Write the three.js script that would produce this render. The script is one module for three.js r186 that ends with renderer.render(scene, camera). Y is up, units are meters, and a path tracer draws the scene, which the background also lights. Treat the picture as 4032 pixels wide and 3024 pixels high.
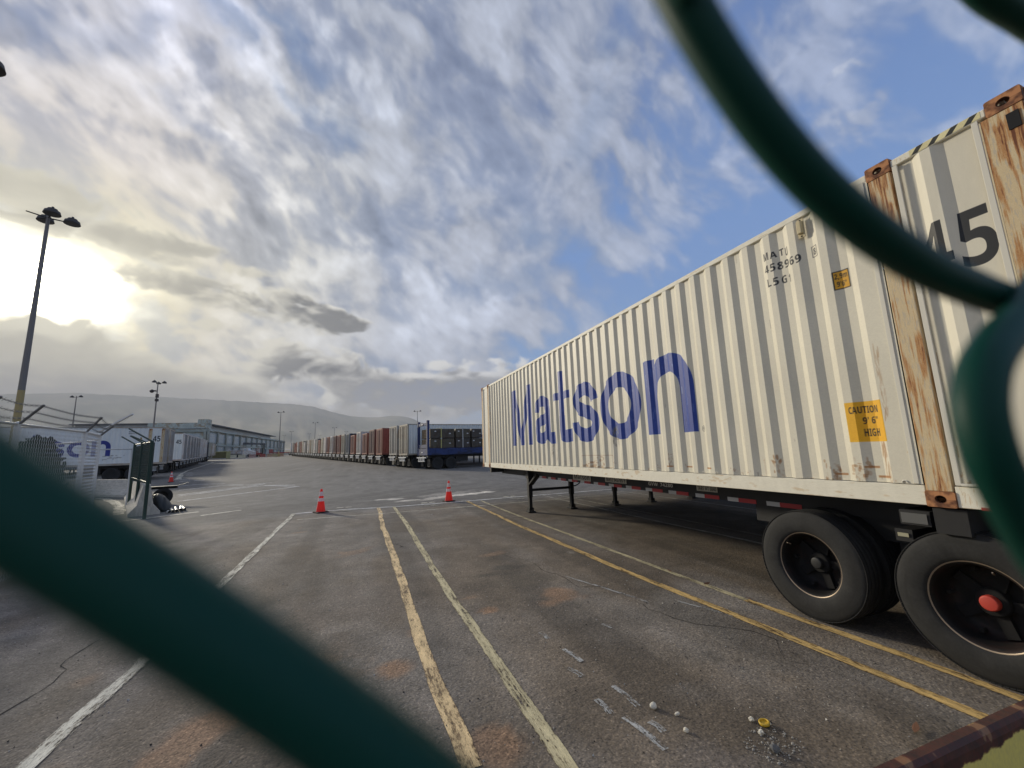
import * as THREE from 'three';
import { mergeGeometries } from 'three/addons/utils/BufferGeometryUtils.js';
import { RoundedBoxGeometry } from 'three/addons/geometries/RoundedBoxGeometry.js';

// ---------------------------------------------------------------- camera, sky, sun, exposure
// World: the parked 45 ft container lies along z (0 = front end, 13.716 = rear end), its seen side is the plane x = 0.
const V3 = THREE.Vector3;
const EYE = new V3(-4.173, 1.760, 14.833);
const RIGHT = new V3(0.93934, 0, 0.34298), AHEAD = new V3(0.34298, 0, -0.93934);
const yard = (x, d, y = 0) => new V3(EYE.x + RIGHT.x * x + AHEAD.x * d, y, EYE.z + RIGHT.z * x + AHEAD.z * d);   // metres to the right of and ahead of the photographer
const scene = new THREE.Scene();
const camera = new THREE.PerspectiveCamera(85.8, 4 / 3, 0.002, 30000);
{
  const turn = (x, y, z) => new V3(RIGHT.x * x - AHEAD.x * z, y, RIGHT.z * x - AHEAD.z * z);
  camera.position.copy(EYE);
  camera.up.copy(turn(0.03531, 0.98659, 0.15937));
  camera.lookAt(EYE.clone().add(turn(0, 0.15947, -0.98720)));
  camera.focus = 9;
  camera.userData.fStop = 11;
}
const renderer = new THREE.WebGLRenderer({ antialias: true });
renderer.toneMapping = THREE.LinearToneMapping;
renderer.toneMappingExposure = 1.2;
renderer.shadowMap.enabled = true;
const SUN_AZ = -49.8, SUN_EL = 17;
const sunDir = (() => { const a = THREE.MathUtils.degToRad(SUN_AZ), e = THREE.MathUtils.degToRad(SUN_EL); const p = yard(Math.sin(a), Math.cos(a)).sub(new V3(EYE.x, 0, EYE.z)).multiplyScalar(Math.cos(e)); p.y = Math.sin(e); return p; })();
const sun = new THREE.DirectionalLight(new THREE.Color(1, 0.9, 0.72), 3.2);
sun.position.copy(sunDir).multiplyScalar(120);
sun.castShadow = true; sun.shadow.radius = 11;
sun.shadow.mapSize.set(2048, 2048);
Object.assign(sun.shadow.camera, { left: -120, right: 120, top: 90, bottom: -90, near: 1, far: 400 });
scene.add(sun, sun.target);

// ---------------------------------------------------------------- noise
const rng = (seed) => () => { seed |= 0; seed = seed + 0x6D2B79F5 | 0; let t = Math.imul(seed ^ seed >>> 15, 1 | seed); t = t + Math.imul(t ^ t >>> 7, 61 | t) ^ t; return ((t ^ t >>> 14) >>> 0) / 4294967296; };
const PERM = new Float32Array(65536); { const r = rng(11); for (let i = 0; i < 65536; i++) PERM[i] = r(); }
const hash2 = (x, y) => PERM[(Math.imul(x, 73856093) ^ Math.imul(y, 19349663)) >>> 3 & 65535];
function vnoise(x, y, px = 0, py = px) {
  let x0 = Math.floor(x), y0 = Math.floor(y), fx = x - x0, fy = y - y0;
  fx = fx * fx * (3 - 2 * fx); fy = fy * fy * (3 - 2 * fy);
  let x1 = x0 + 1, y1 = y0 + 1;
  if (px) { x0 = ((x0 % px) + px) % px; x1 = ((x1 % px) + px) % px; y0 = ((y0 % py) + py) % py; y1 = ((y1 % py) + py) % py; }
  const a = hash2(x0, y0), b = hash2(x1, y0), c = hash2(x0, y1), d = hash2(x1, y1);
  return a + (b - a) * fx + (c - a + (a - b - c + d) * fx) * fy;
}
function fbm(x, y, oct = 5, px = 0, py = px) { let s = 0, a = 0.5, n = 0; for (let i = 0; i < oct; i++) { s += a * vnoise(x + i * 17.3 * !px, y + i * 9.1 * !px, px, py); n += a; a *= 0.5; x *= 2; y *= 2; px *= 2; py *= 2; } return s / n; }
const clamp = (x, a = 0, b = 1) => x < a ? a : x > b ? b : x;
const smooth = (a, b, x) => { x = clamp((x - a) / (b - a)); return x * x * (3 - 2 * x); };
const lin = (v) => { v /= 255; return v <= 0.04045 ? v / 12.92 : Math.pow((v + 0.055) / 1.055, 2.4); };
const LIN = (r, g, b) => [lin(r), lin(g), lin(b)];

// ---------------------------------------------------------------- sky: thin high cloud, heaped clouds low down, bright gap at the sun
{
  const W = 3072, H = 1536, data = new Float32Array(W * H * 4), K = 1 / renderer.toneMappingExposure;
  const rgb = (r, g, b) => [lin(r) * K, lin(g) * K, lin(b) * K];
  // brush strokes of cloud: azimuth and height from, to, half width (degrees), strength
  const brightB = [[-45.1, 43.1, -40.6, 38.8, 1.1, 0.55], [-40.6, 38.8, -36.5, 34.4, 1.3, 0.55], [-36.5, 34.4, -30.0, 30.0, 1.5, 0.55], [-38.6, 45.2, -32.5, 41.5, 1.4, 0.50], [-32.5, 41.5, -26.1, 39.3, 1.6, 0.50], [-29.7, 48.6, -26.5, 46.2, 1.1, 0.42], [-26.5, 46.2, -22.6, 43.8, 1.3, 0.42], [-22.6, 43.8, -18.0, 42.0, 1.4, 0.42], [-33.4, 33.5, -28.9, 28.7, 3.3, 0.30], [-5.8, 52.0, -3.8, 47.7, 1.7, 0.12], [9.3, 51.6, 7.9, 45.6, 1.5, 0.20], [22.1, 42.2, 24.4, 36.7, 2.0, 0.30], [27.9, 39.8, 29.0, 35.4, 1.8, 0.40], [29.0, 35.4, 30.3, 33.1, 1.9, 0.40], [36.4, 43.0, 31.4, 39.6, 1.9, 0.22], [-15.8, 25.0, -6.0, 20.6, 2.2, 0.35], [-3.4, 20.0, -13.2, 17.4, 2.9, 0.40], [-25.5, 28.8, -16.4, 25.6, 2.2, 0.30], [-7.7, 36.9, 6.1, 32.5, 2.2, 0.22], [-18.3, 27.6, -25.4, 24.5, 2.2, 0.30], [-0.6, 21.2, -2.6, 21.2, 0.9, 0.55], [-35.8, 26.6, -30.7, 23.7, 2.4, 0.25], [-13.2, 13.1, -6.8, 15.0, 1.9, 0.20], [-51.7, 39.0, -50.7, 38.5, 0.4, 0.30]];
  const darkB = [[-19.9, 39.3, -13.2, 39.4, 2.4, 0.50], [-20.9, 32.1, -14.5, 32.3, 3.2, 0.28], [-6.5, 30.6, 0.5, 31.1, 2.3, 0.20], [-25.8, 33.3, -23.4, 32.2, 2.0, 0.20], [-9.7, 48.2, -2.6, 42.2, 3.3, 0.20], [-30.9, 42.7, -28.5, 40.5, 1.2, 0.25], [-26.7, 40.0, -22.4, 38.7, 1.2, 0.30]];
  const blueB = [[-39.0, 44.6, -36.4, 43.4, 1.1, 0.60], [-33.5, 46.2, -27.6, 44.4, 1.2, 0.50], [-30.8, 41.2, -22.4, 38.2, 1.0, 0.40], [-53.5, 36.5, -44.8, 41.2, 1.8, 0.45], [15.5, 43.0, 11.4, 37.6, 1.8, 0.30], [17.4, 47.2, 19.9, 49.7, 1.2, 0.30], [-41.2, 36.1, -38.3, 34.2, 1.2, 0.30], [3.2, 29.3, 12.3, 25.1, 2.1, 0.50], [-6.6, 23.1, 5.6, 23.9, 1.6, 0.40]];
  const wispB = [[42.1, 35.6, 44.7, 35.8, 0.5, 0.50], [39.5, 32.4, 44.3, 31.8, 1.0, 0.45], [32.4, 33.0, 30.9, 37.1, 1.3, 0.40], [13.1, 26.2, 16.1, 24.3, 1.1, 0.45], [21.9, 31.3, 13.4, 29.5, 2.5, 0.35], [47.1, 37.9, 50.1, 38.0, 1.2, 0.25], [36.1, 39.2, 37.8, 40.1, 0.7, 0.30], [10.8, 22.9, 19.9, 24.0, 1.7, 0.25], [37.9, 35.1, 39.0, 36.3, 0.7, 0.30]];

  // heaped clouds: azimuth, height, half width, half height (degrees), darkness
  const heaps = [
    [-32.5, 18.4, 8.2, 2.4, 1.0], [-25.4, 17.4, 5.0, 2.0, 0.9], [-40.5, 19.0, 5.2, 1.6, 0.7], [-52, 10.6, 10, 3.6, 0.6], [-45, 9.4, 6, 2.6, 0.55],
    [-29.5, 12.8, 3.6, 1.9, 0.85], [-26.5, 10.6, 6.4, 3.2, 1.0], [-19, 7.8, 9, 3.8, 0.9], [-9, 7.9, 11, 4.0, 1.0], [4, 7.6, 14, 4.0, 0.95], [-40.5, 8.9, 5, 1.2, 0.7],
    [-36, 15.2, 3.6, 1.1, 0.45], [-10.5, 11.8, 2.8, 0.9, 0.1], [-35, 8.0, 8, 1.9, 0.6], [-57, 24.4, 12, 1.8, 0.5], [-43, 22.3, 8.5, 1.7, 0.62], [-34, 21.6, 5, 1.0, 0.4],
    [29, 6.5, 12, 2.0, 0.5], [52, 8, 10, 2.6, 0.6], [-78, 12, 14, 3.5, 0.6], [-100, 9, 16, 3, 0.7], [85, 7, 15, 2.5, 0.6], [125, 9, 18, 3, 0.6], [165, 8, 16, 3, 0.6], [-140, 9, 20, 3, 0.6], [-68, 18, 6, 1.8, 0.5]];
  const veilAt = [[0, 240, 232, 204], [8, 224, 220, 204], [13, 207, 206, 202], [20, 194, 196, 198], [32, 176, 182, 195], [48, 166, 173, 189], [75, 166, 175, 195], [110, 195, 201, 212], [181, 224, 226, 229]].map(([t, ...c]) => [t, ...rgb(...c)]);  // last rows brighten the sky behind the camera as added fill light
  const heapHi = [[0, 250, 244, 220], [14, 238, 232, 212], [26, 243, 240, 231], [45, 234, 235, 237], [181, 196, 202, 210]].map(([t, ...c]) => [t, ...rgb(...c)]), heapLo = [[0, 184, 178, 160], [8, 172, 168, 156], [16, 138, 138, 136], [26, 92, 95, 100], [45, 98, 104, 117], [181, 140, 148, 160]].map(([t, ...c]) => [t, ...rgb(...c)]);
  const ramp = (tab, t) => { let k = 0; while (k < tab.length - 2 && tab[k + 1][0] < t) k++; const A = tab[k], B = tab[k + 1], f = clamp((t - A[0]) / (B[0] - A[0])); return [A[1] + (B[1] - A[1]) * f, A[2] + (B[2] - A[2]) * f, A[3] + (B[3] - A[3]) * f]; };
  const deepBlue = rgb(92, 126, 184), midBlue = rgb(106, 147, 206), lowBlue = rgb(122, 170, 222), veilBlue = rgb(116, 143, 182);
  const strokes = (list, az, el) => { let m = 0; for (const [a0, e0, a1, e1, w, s] of list) { const ce = Math.cos(el * 0.017453), px = (az - a0) * ce, py = el - e0, qx = (a1 - a0) * ce, qy = e1 - e0; if (Math.abs(px) > 16 || Math.abs(py) > 12) continue; const t = clamp((px * qx + py * qy) / (qx * qx + qy * qy)), d = Math.hypot(px - qx * t, py - qy * t) / w; if (d < 2.2) m = Math.max(m, s * Math.exp(-d * d * 0.9)); } return m; };
  const heapField = (az, el) => {
    let best = -1, dark = 0.5, soft = 0, sw = 0;
    for (const [ca, cE, ra, re, d] of heaps) {
      const ax = (az - ca) / ra, ay = (el - cE) / re; if (Math.abs(ax) > 1.8 || Math.abs(ay) > 2.2) continue;
      const q = 1 - ax * ax - (ay > 0 ? ay * ay : ay * ay * 1.15); const w = Math.exp(3 * q); soft += w * d; sw += w; if (q > best) best = q;
    }
    if (best <= -1) return [-1, 0];
    dark = soft / sw;
    const wx = (fbm(az * 0.22 + 8, el * 0.3 + 15, 3) - 0.5) * 5, wy = (fbm(az * 0.22 + 28, el * 0.3 + 65, 3) - 0.5) * 3;
    const n = fbm((az + wx) * 0.15 + 40, (el + wy) * 0.34 + 12, 4) - 0.5, m = fbm((az + wx) * 0.55 + 3, (el + wy) * 1.0 + 60, 5) - 0.5;
    return [best * 0.9 + n * 2.3 + m * 1.5 + 0.02, dark];
  };
  for (let j = 0; j < H; j++) {
    const el = ((j + 0.5) / H - 0.5) * 180;
    for (let i = 0; i < W; i++) {
      const o = (j * W + i) * 4; data[o + 3] = 1;
      if (el < -1) { data[o] = 0.12; data[o + 1] = 0.115; data[o + 2] = 0.105; continue; }
      const lon = ((i + 0.5) / W - 0.5) * 2 * Math.PI, ce = Math.cos(el * Math.PI / 180), se = Math.sin(el * Math.PI / 180);
      const dx = ce * Math.cos(lon), dz = ce * Math.sin(lon);
      const xr = dx * RIGHT.x + dz * RIGHT.z, xa = dx * AHEAD.x + dz * AHEAD.z, az = Math.atan2(xr, xa) * 180 / Math.PI;
      let da = az - SUN_AZ; if (da > 180) da -= 360; if (da < -180) da += 360; da *= ce;
      const th0 = Math.hypot(da, el - SUN_EL);
      // clear air
      let c = []; { const f = clamp(el / 26), q = clamp((el - 26) / 20); for (let k = 0; k < 3; k++) { const a = lowBlue[k] + (midBlue[k] - lowBlue[k]) * smooth(0, 1, f); c[k] = a + (deepBlue[k] - a) * q; } }
      // veil on a flat high layer
      const yy = se + 0.17, u = xr / yy, v = xa / yy;
      const w1 = fbm(u * 1.5 + 3, v * 0.9, 4) - 0.5, w2 = fbm(u * 1.5 + 31, v * 0.9 + 7, 4) - 0.5;
      const uu = u + 0.55 * w1 + 0.06 * v, vv = v + 0.7 * w2;
      const puff = fbm(uu * 5.2 - 4, vv * 3.4 + 2, 6), broad = fbm(uu * 1.9 + 50, vv * 1.05 + 20, 5), fine = fbm(uu * 13 + 7, vv * 8 + 1, 4);
      const sp = 1 / (1 + Math.max(xa, -0.7)), X = xr * sp, Y = se * sp, q1 = fbm(X * 9 + 5, Y * 9 + 2, 3) - 0.5, q2 = fbm(X * 9 + 45, Y * 9 + 22, 3) - 0.5;
      const mott = fbm(X * 30 + q1 * 1.6 + Y * 15 + 30, Y * 24 - X * 3 + q2 * 1.6 + 10, 6), speck = fbm(X * 84 + q1 * 3 + Y * 34, Y * 74 + q2 * 3, 4);
      const n1 = fbm(az * 0.30 + 11, el * 0.36 + 4, 5) - 0.5, n2 = fbm(az * 0.30 + 71, el * 0.36 + 44, 5) - 0.5;
      const az2 = az + n1 * 7.5, el2 = el + n2 * 5.5, tex = 0.25 + 1.5 * mott;
      const bound = 0.86 - 0.54 * Math.max(0, v - 0.95) + 0.35 * Math.min(0, v);
      let cover = smooth(-0.36, 0.40, bound - u + (broad - 0.5) * 1.2 + (puff - 0.5) * 0.5 + (mott - 0.5) * 1.5 + (speck - 0.5) * 0.3); cover *= 0.66 + 0.34 * smooth(0.40, 0.58, mott * 0.6 + puff * 0.25 + speck * 0.15) * smooth(85, 40, th0) + 0.25 * smooth(40, 15, th0);
      const wl = Math.min(1, strokes(wispB, az2, el2) * 1.5 * smooth(0.34, 0.60, mott * 0.5 + speck * 0.5) + 0.5 * smooth(0.46, 0.66, broad * 0.4 + mott * 0.45 + speck * 0.15));
      cover = Math.max(cover, wl * smooth(4, 12, el));
      const hole = strokes(blueB, az2, el2);
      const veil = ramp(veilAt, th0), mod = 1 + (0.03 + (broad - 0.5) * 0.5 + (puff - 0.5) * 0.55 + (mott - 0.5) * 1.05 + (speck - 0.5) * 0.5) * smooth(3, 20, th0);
      const up = strokes(brightB, az2, el2) * tex * 1.25, dn = strokes(darkB, az2, el2);
      const lil = smooth(-22, -48, az) * smooth(20, 32, el) * 0.05;
      for (let k = 0; k < 3; k++) {
        let q = veil[k] * mod * (1 + 0.42 * up) * (1 - 0.30 * dn);
        q += (veilBlue[k] - q) * Math.min(0.9, hole * 1.1) * (0.6 + 0.8 * (1 - puff));
        q *= 1 + lil * [0.0, -0.3, 1.3][k];
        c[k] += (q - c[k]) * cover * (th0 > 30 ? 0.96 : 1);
      }
      // glare of the sun through thin cloud
      const rough = fbm(az * 0.17 + 5, el * 0.36 + 3, 5) - 0.5, fr = fbm(az * 0.55, el * 0.9, 4) - 0.5;
      const th = Math.hypot(da * 0.86, (el - SUN_EL) * 1.22) * (1 + 0.62 * rough + 0.30 * fr);
      const core = (12 * Math.exp(-Math.pow(th / 3.1, 2)) + 1.0 * Math.exp(-Math.pow(th / 5.0, 2)) + 0.10 * Math.exp(-Math.pow(th / 9, 2))) * K;
      c[0] += core; c[1] += core * 0.95; c[2] += core * 0.74;
      // grey air low on the sun's side, white haze near the horizon elsewhere
      const mist = clamp(smooth(6.9 + 3.4 * smooth(-26, -42, az), 5.4 + 1.4 * smooth(-26, -42, az), el + fr * 1.8) * smooth(-4, -26, az + fr * 6) * smooth(-110, -80, az)), pale = smooth(6, 2.5, el) * (1 - mist) * 0.5;
      const m0 = rgb(160, 158, 153), p0 = rgb(190, 198, 208);
      for (let k = 0; k < 3; k++) { c[k] += (p0[k] - c[k]) * pale; }
      // heaped clouds, lit from the sun's side
      if (el < 34) {
        const [d0, dark] = heapField(az, el);
        if (d0 > -0.12) {
          const L = Math.hypot(da, el - SUN_EL) + 1e-3, sx = -da / L, sy = (SUN_EL - el) / L;
          const [d1] = heapField(az + 1.5 * sx / ce, el + 1.1 * sy + 0.55);
          const a = smooth(-0.12, 0.50, d0) * 0.97, hi = ramp(heapHi, th0), lo = ramp(heapLo, th0);
          const t = clamp(smooth(-0.15, 1.05, d1 * 0.75 + d0 * 0.25) * (0.66 + 0.68 * fbm(az * 0.5 + 17, el * 1.1 + 9, 5))) * dark;
          for (let k = 0; k < 3; k++) { const q = hi[k] + (lo[k] - hi[k]) * t; c[k] += (q - c[k]) * a; }
        }
      }
      for (let k = 0; k < 3; k++) c[k] += (m0[k] - c[k]) * mist;
      data[o] = c[0]; data[o + 1] = c[1]; data[o + 2] = c[2];
    }
  }
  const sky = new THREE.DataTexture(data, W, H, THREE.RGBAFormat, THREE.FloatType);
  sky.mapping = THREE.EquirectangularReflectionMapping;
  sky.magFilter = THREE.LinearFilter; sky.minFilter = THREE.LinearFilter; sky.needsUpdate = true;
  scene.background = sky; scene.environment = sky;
}
scene.fog = new THREE.FogExp2(new THREE.Color(0.95, 0.95, 0.95), 0.00017);

// ---------------------------------------------------------------- helpers
const taken = new Map();
function numbered(name) { const n = taken.get(name) ?? 0; taken.set(name, n + 1); return n ? `${name}_${String(n).padStart(3, '0')}` : name; }
function tag(o, label, category, group, kind) { if (label) o.userData.label = label; if (category) o.userData.category = category; if (group) o.userData.group = group; if (kind) o.userData.kind = kind; return o; }
function thing(name, label, category, pos = [0, 0, 0], turn = 0, group) {
  const o = new THREE.Group(); o.name = numbered(name);
  if (pos.isVector3) o.position.copy(pos); else o.position.set(...pos);
  o.rotation.y = turn; scene.add(o);
  return tag(o, label, category, group);
}
function part(name, geo, material, parent, kind) {
  const g = Array.isArray(geo) ? merge(geo) : geo;
  const o = new THREE.Mesh(g, material); o.name = name; o.castShadow = o.receiveShadow = true; parent.add(o);
  if (kind) o.userData.kind = kind;
  return o;
}
function lone(name, geo, material, label, category, group, kind) { const o = part(numbered(name), geo, material, scene); return tag(o, label, category, group, kind); }
function copyOf(o, label, pos, turn) { const c = o.clone(); c.name = numbered(o.name.replace(/_\d{3}$/, '')); c.userData = { ...o.userData }; if (label) c.userData.label = label; if (pos) c.position.copy(pos); if (turn !== undefined) c.rotation.y = turn; scene.add(c); return c; }
function merge(list) {
  return mergeGeometries(list.map((g) => { g = g.index ? g.toNonIndexed() : g; for (const k of Object.keys(g.attributes)) if (!['position', 'normal', 'uv'].includes(k)) g.deleteAttribute(k); return g; }));
}
function box(w, h, d, x = 0, y = 0, z = 0, rx = 0, ry = 0, rz = 0) { const g = new THREE.BoxGeometry(w, h, d); if (rx) g.rotateX(rx); if (rz) g.rotateZ(rz); if (ry) g.rotateY(ry); return g.translate(x, y, z); }
function rbox(w, h, d, x = 0, y = 0, z = 0, r = 0.01, seg = 2) { return new RoundedBoxGeometry(w, h, d, seg, Math.min(r, w / 2.01, h / 2.01, d / 2.01)).translate(x, y, z); }
function bar(a, b, r, r2 = r, seg = 8) {          // round bar from a to b
  const A = new V3(...a), B = new V3(...b), d = B.clone().sub(A), g = new THREE.CylinderGeometry(r2, r, d.length(), seg);
  g.applyQuaternion(new THREE.Quaternion().setFromUnitVectors(new V3(0, 1, 0), d.clone().normalize()));
  return g.translate((A.x + B.x) / 2, (A.y + B.y) / 2, (A.z + B.z) / 2);
}
function beam(a, b, w, h) {                        // square bar from a to b
  const A = new V3(...a), B = new V3(...b), d = B.clone().sub(A), g = new THREE.BoxGeometry(w, h, d.length());
  const q = new THREE.Quaternion().setFromRotationMatrix(new THREE.Matrix4().lookAt(B, A, new V3(0, 1, 0)));
  return g.applyQuaternion(q).translate((A.x + B.x) / 2, (A.y + B.y) / 2, (A.z + B.z) / 2);
}
const std = (r, g, b, rough = 0.8, metal = 0, more = {}) => new THREE.MeshStandardMaterial({ color: new THREE.Color().setRGB(r, g, b), roughness: rough, metalness: metal, ...more });
function canvas(w, h, draw) { const c = document.createElement('canvas'); c.width = w; c.height = h; const x = c.getContext('2d'); draw(x, w, h); const t = new THREE.CanvasTexture(c); t.colorSpace = THREE.SRGBColorSpace; t.magFilter = THREE.LinearFilter; return t; }
function perPixel(x, w, h, fn) { const im = x.getImageData(0, 0, w, h), d = im.data; for (let j = 0; j < h; j++) for (let i = 0; i < w; i++) fn(d, (j * w + i) * 4, i, j); x.putImageData(im, 0, 0); }
function bytes(w, h, fn, srgb = true) {
  const d = new Uint8Array(w * h * 4);
  for (let j = 0; j < h; j++) for (let i = 0; i < w; i++) { const o = (j * w + i) * 4, c = fn(i / w, j / h); d[o] = clamp(c[0], 0, 255); d[o + 1] = clamp(c[1], 0, 255); d[o + 2] = clamp(c[2], 0, 255); d[o + 3] = c[3] === undefined ? 255 : clamp(c[3], 0, 255); }
  const t = new THREE.DataTexture(d, w, h, THREE.RGBAFormat); t.magFilter = THREE.LinearFilter; t.wrapS = t.wrapT = THREE.RepeatWrapping; if (srgb) t.colorSpace = THREE.SRGBColorSpace; t.needsUpdate = true; return t;
}

// ---------------------------------------------------------------- ground
const SLOPE = 0.0189;
const rise = (z) => z >= 1 ? 0 : z > -1 ? SLOPE * (1 - z) * (1 - z) / 4 : -SLOPE * z;     // the lot is flat, the yard beyond climbs gently
{
  const grain = bytes(2048, 2048, (u, v) => {
    const N = 2048, x = u * N, y = v * N;
    const a = vnoise(x / 3.2, y / 3.2, 640), b = vnoise(x / 8, y / 8, 256), c = fbm(u * 24, v * 24, 4, 24), d = fbm(u * 5, v * 5, 3, 5);
    let l = 138 + (c - 0.5) * 34 + (d - 0.5) * 20 + (a - 0.5) * 44 + (b - 0.5) * 20;
    if (a > 0.86 && b > 0.45) l += 30; if (a < 0.12) l -= 26;
    return [l * 1.0, l * 0.985, l * 0.96];
  });
  const bumps = bytes(1024, 1024, (u, v) => { const a = vnoise(u * 400, v * 400, 400), b = vnoise(u * 170, v * 170, 170), c = fbm(u * 20, v * 20, 3, 20); const l = 120 + (a - 0.5) * 130 + (b - 0.5) * 90 + (c - 0.5) * 40; return [l, l, l]; }, false);
  const line = (near, a, b, step) => { const out = []; for (let x = a; x <= b + 1e-6; x += step) out.push(x); let s = step; while (out[out.length - 1] < near[1]) { s *= 1.16; out.push(Math.min(near[1], out[out.length - 1] + s)); } s = step; while (out[0] > near[0]) { s *= 1.16; out.unshift(Math.max(near[0], out[0] - s)); } return out; };
  const X = line([-9000, 9000], -9.5, 5, 0.06), Z = line([-9500, 2500], -3.6, 14.4, 0.06), nx = X.length, nz = Z.length;
  const pos = new Float32Array(nx * nz * 3), uv = new Float32Array(nx * nz * 2), col = new Float32Array(nx * nz * 3), index = [];
  // stains with outlines of their own: x, z, half sizes, turn, colour, strength
  const spots = [
    [-1.95, 8.5, 0.50, 0.16, 0.1, [0.34, 0.33, 0.30], 0.95], [-2.35, 8.75, 0.40, 0.12, 0.3, [0.42, 0.39, 0.34], 0.8], [-2.1, 9.2, 0.7, 0.25, 0, [0.48, 0.43, 0.36], 0.6],
    [-2.79, 10.03, 0.12, 0.10, 0, [1.35, 0.98, 0.62], 1], [-3.82, 10.9, 0.19, 0.16, 0.4, [1.0, 0.66, 0.46], 1], [-3.36, 12.07, 0.22, 0.2, 0, [1.02, 0.72, 0.52], 0.9], [-1.85, 9.85, 0.3, 0.3, 0, [0.98, 0.80, 0.66], 0.75], [-2.1, 10.1, 0.2, 0.16, 0, [1.0, 0.8, 0.64], 0.7],
    [-4.9, 12.3, 0.35, 0.3, 0, [1.0, 0.74, 0.52], 0.9], [-4.3, 9.2, 0.9, 0.9, 0, [0.86, 0.76, 0.68], 0.7], [-5.2, 11.3, 0.25, 0.5, 0.5, [0.98, 0.74, 0.54], 0.8],
    [-5.6, 7.0, 1.0, 0.5, 0.3, [0.78, 0.72, 0.66], 0.5], [-1.2, 12.4, 0.8, 0.35, 0.2, [0.94, 0.9, 0.88], 0.5], [-2.2, 12.9, 0.6, 0.5, 0, [0.84, 0.8, 0.82], 0.5], [-0.9, 11.2, 0.3, 1.4, 0.2, [0.95, 0.93, 0.9], 0.45],
    [-3.05, -2.55, 0.55, 0.28, 0.2, [3.4, 3.4, 3.3], 0.9], [-2.3, -1.8, 0.55, 0.2, 0, [3.4, 3.4, 3.3], 1.0], [-1.2, -2.1, 1.3, 0.38, -0.35, [2.6, 2.6, 2.55], 0.8], [0.05, -2.5, 1.1, 0.36, -0.25, [4.2, 4.2, 4.1], 1.0], [-0.6, -3.1, 1.7, 0.6, -0.3, [2.0, 2.0, 2.0], 0.6],
    [-4.0, 2.2, 0.8, 0.6, 0, [0.6, 0.52, 0.44], 0.6], [-1.9, 1.9, 0.9, 0.5, 0, [0.55, 0.47, 0.40], 0.7], [-1.5, 3.6, 0.8, 0.8, 0, [0.6, 0.5, 0.42], 0.5], [-4.6, 4.2, 0.5, 0.8, 0, [0.58, 0.53, 0.48], 0.5],
    [-8.7, -9.8, 1.4, 0.35, -0.8, [1.25, 1.05, 0.85], 0.6], [-0.7, 6.0, 1.0, 2.0, 0, [0.72, 0.62, 0.53], 0.5], [-2.2, 5.2, 0.6, 1.4, 0, [0.70, 0.62, 0.54], 0.5], [2.2, 6.5, 1.6, 4, 0, [0.62, 0.52, 0.44], 0.5]];
  for (const q of spots) if (q[5][0] > 0.9 && q[5][0] < 1.4 && q[5][2] < 0.75) q[5] = [1.55, 0.98, 0.62];
  { const r = rng(505); for (let k = 0; k < 46; k++) { const q = r(); spots.push([-8.6 + r() * 9.2, 1 + r() * 12.6, 0.05 + 0.32 * r() * r(), 0.05 + 0.28 * r() * r(), r() * 3, q < 0.4 ? [0.40, 0.38, 0.35] : q < 0.75 ? [1.35, 0.95, 0.66] : [1.5, 1.45, 1.36], 0.5 + 0.4 * r()]); }
    for (let k = 0; k < 14; k++) spots.push([-7.2 + r() * 3.6, 9.8 + r() * 3.4, 0.15 + 0.5 * r(), 0.1 + 0.4 * r(), r() * 3, k % 3 ? [1.25, 0.88, 0.60] : [0.50, 0.45, 0.40], 0.7]); }
  let n = 0;
  for (let j = 0; j < nz; j++) for (let i = 0; i < nx; i++, n++) {
    const x = X[i], z = Z[j];
    pos.set([x, rise(z), z], n * 3); uv.set([x / 5.2, z / 5.2], n * 2);
    const lot = smooth(-0.3, 1.2, z + (fbm(x * 0.8, z * 0.8, 3) - 0.5) * 2);
    const f = fbm(x * 0.55 + 20, z * 0.55 + 3, 5), f2 = fbm(x * 2.3, z * 2.3 + 8, 5), f3 = fbm(x * 0.12 + 5, z * 0.12, 4), track = fbm(x * 1.9 + 4, z * 0.22, 4);
    const wheelRun = fbm(x * 1.5 + 70 + 0.3 * f, z * 0.10 + 9, 4);
    let c = [0.80, 0.80, 0.80];
    const lane = [0.72, 0.735, 0.76], brown = [0.74, 0.635, 0.525], greyb = [0.95, 0.90, 0.86];
    const m = smooth(0.38, 0.62, f * 0.6 + track * 0.4);
    for (let k = 0; k < 3; k++) { const b0 = brown[k] + (greyb[k] - brown[k]) * m; c[k] = lane[k] + (b0 - lane[k]) * lot; c[k] *= 0.70 + 0.60 * f2; c[k] *= 0.84 + 0.32 * f3; c[k] *= 1 - 0.30 * smooth(0.52, 0.68, wheelRun) * lot; }
    if (z < 0) { const wind = fbm((x * 0.84 - z * 0.54) * 0.22, (x * 0.54 + z * 0.84) * 1.4 + 60, 4); const s = smooth(0.56, 0.70, wind) * 0.24; for (let k = 0; k < 3; k++) c[k] *= 1 - s; }
    if (Math.abs(x) < 40 && z > -20 && z < 16) for (const [sx, sz, a, b, tt, sc, st] of spots) {
      const px = x - sx, pz = z - sz; if (Math.abs(px) > 3 * Math.max(a, b) || Math.abs(pz) > 3 * Math.max(a, b)) continue;
      const qx = (px * Math.cos(tt) + pz * Math.sin(tt)) / a, qz = (-px * Math.sin(tt) + pz * Math.cos(tt)) / b;
      const e = 1 - Math.hypot(qx, qz) + (fbm(x * 3.4 + sx, z * 3.4, 5) - 0.5) * 1.9, w = smooth(-0.05, 0.55, e) * st * (0.55 + 0.9 * (f2 - 0.2));
      for (let k = 0; k < 3; k++) c[k] += (sc[k] - c[k]) * clamp(w);
    }
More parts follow.
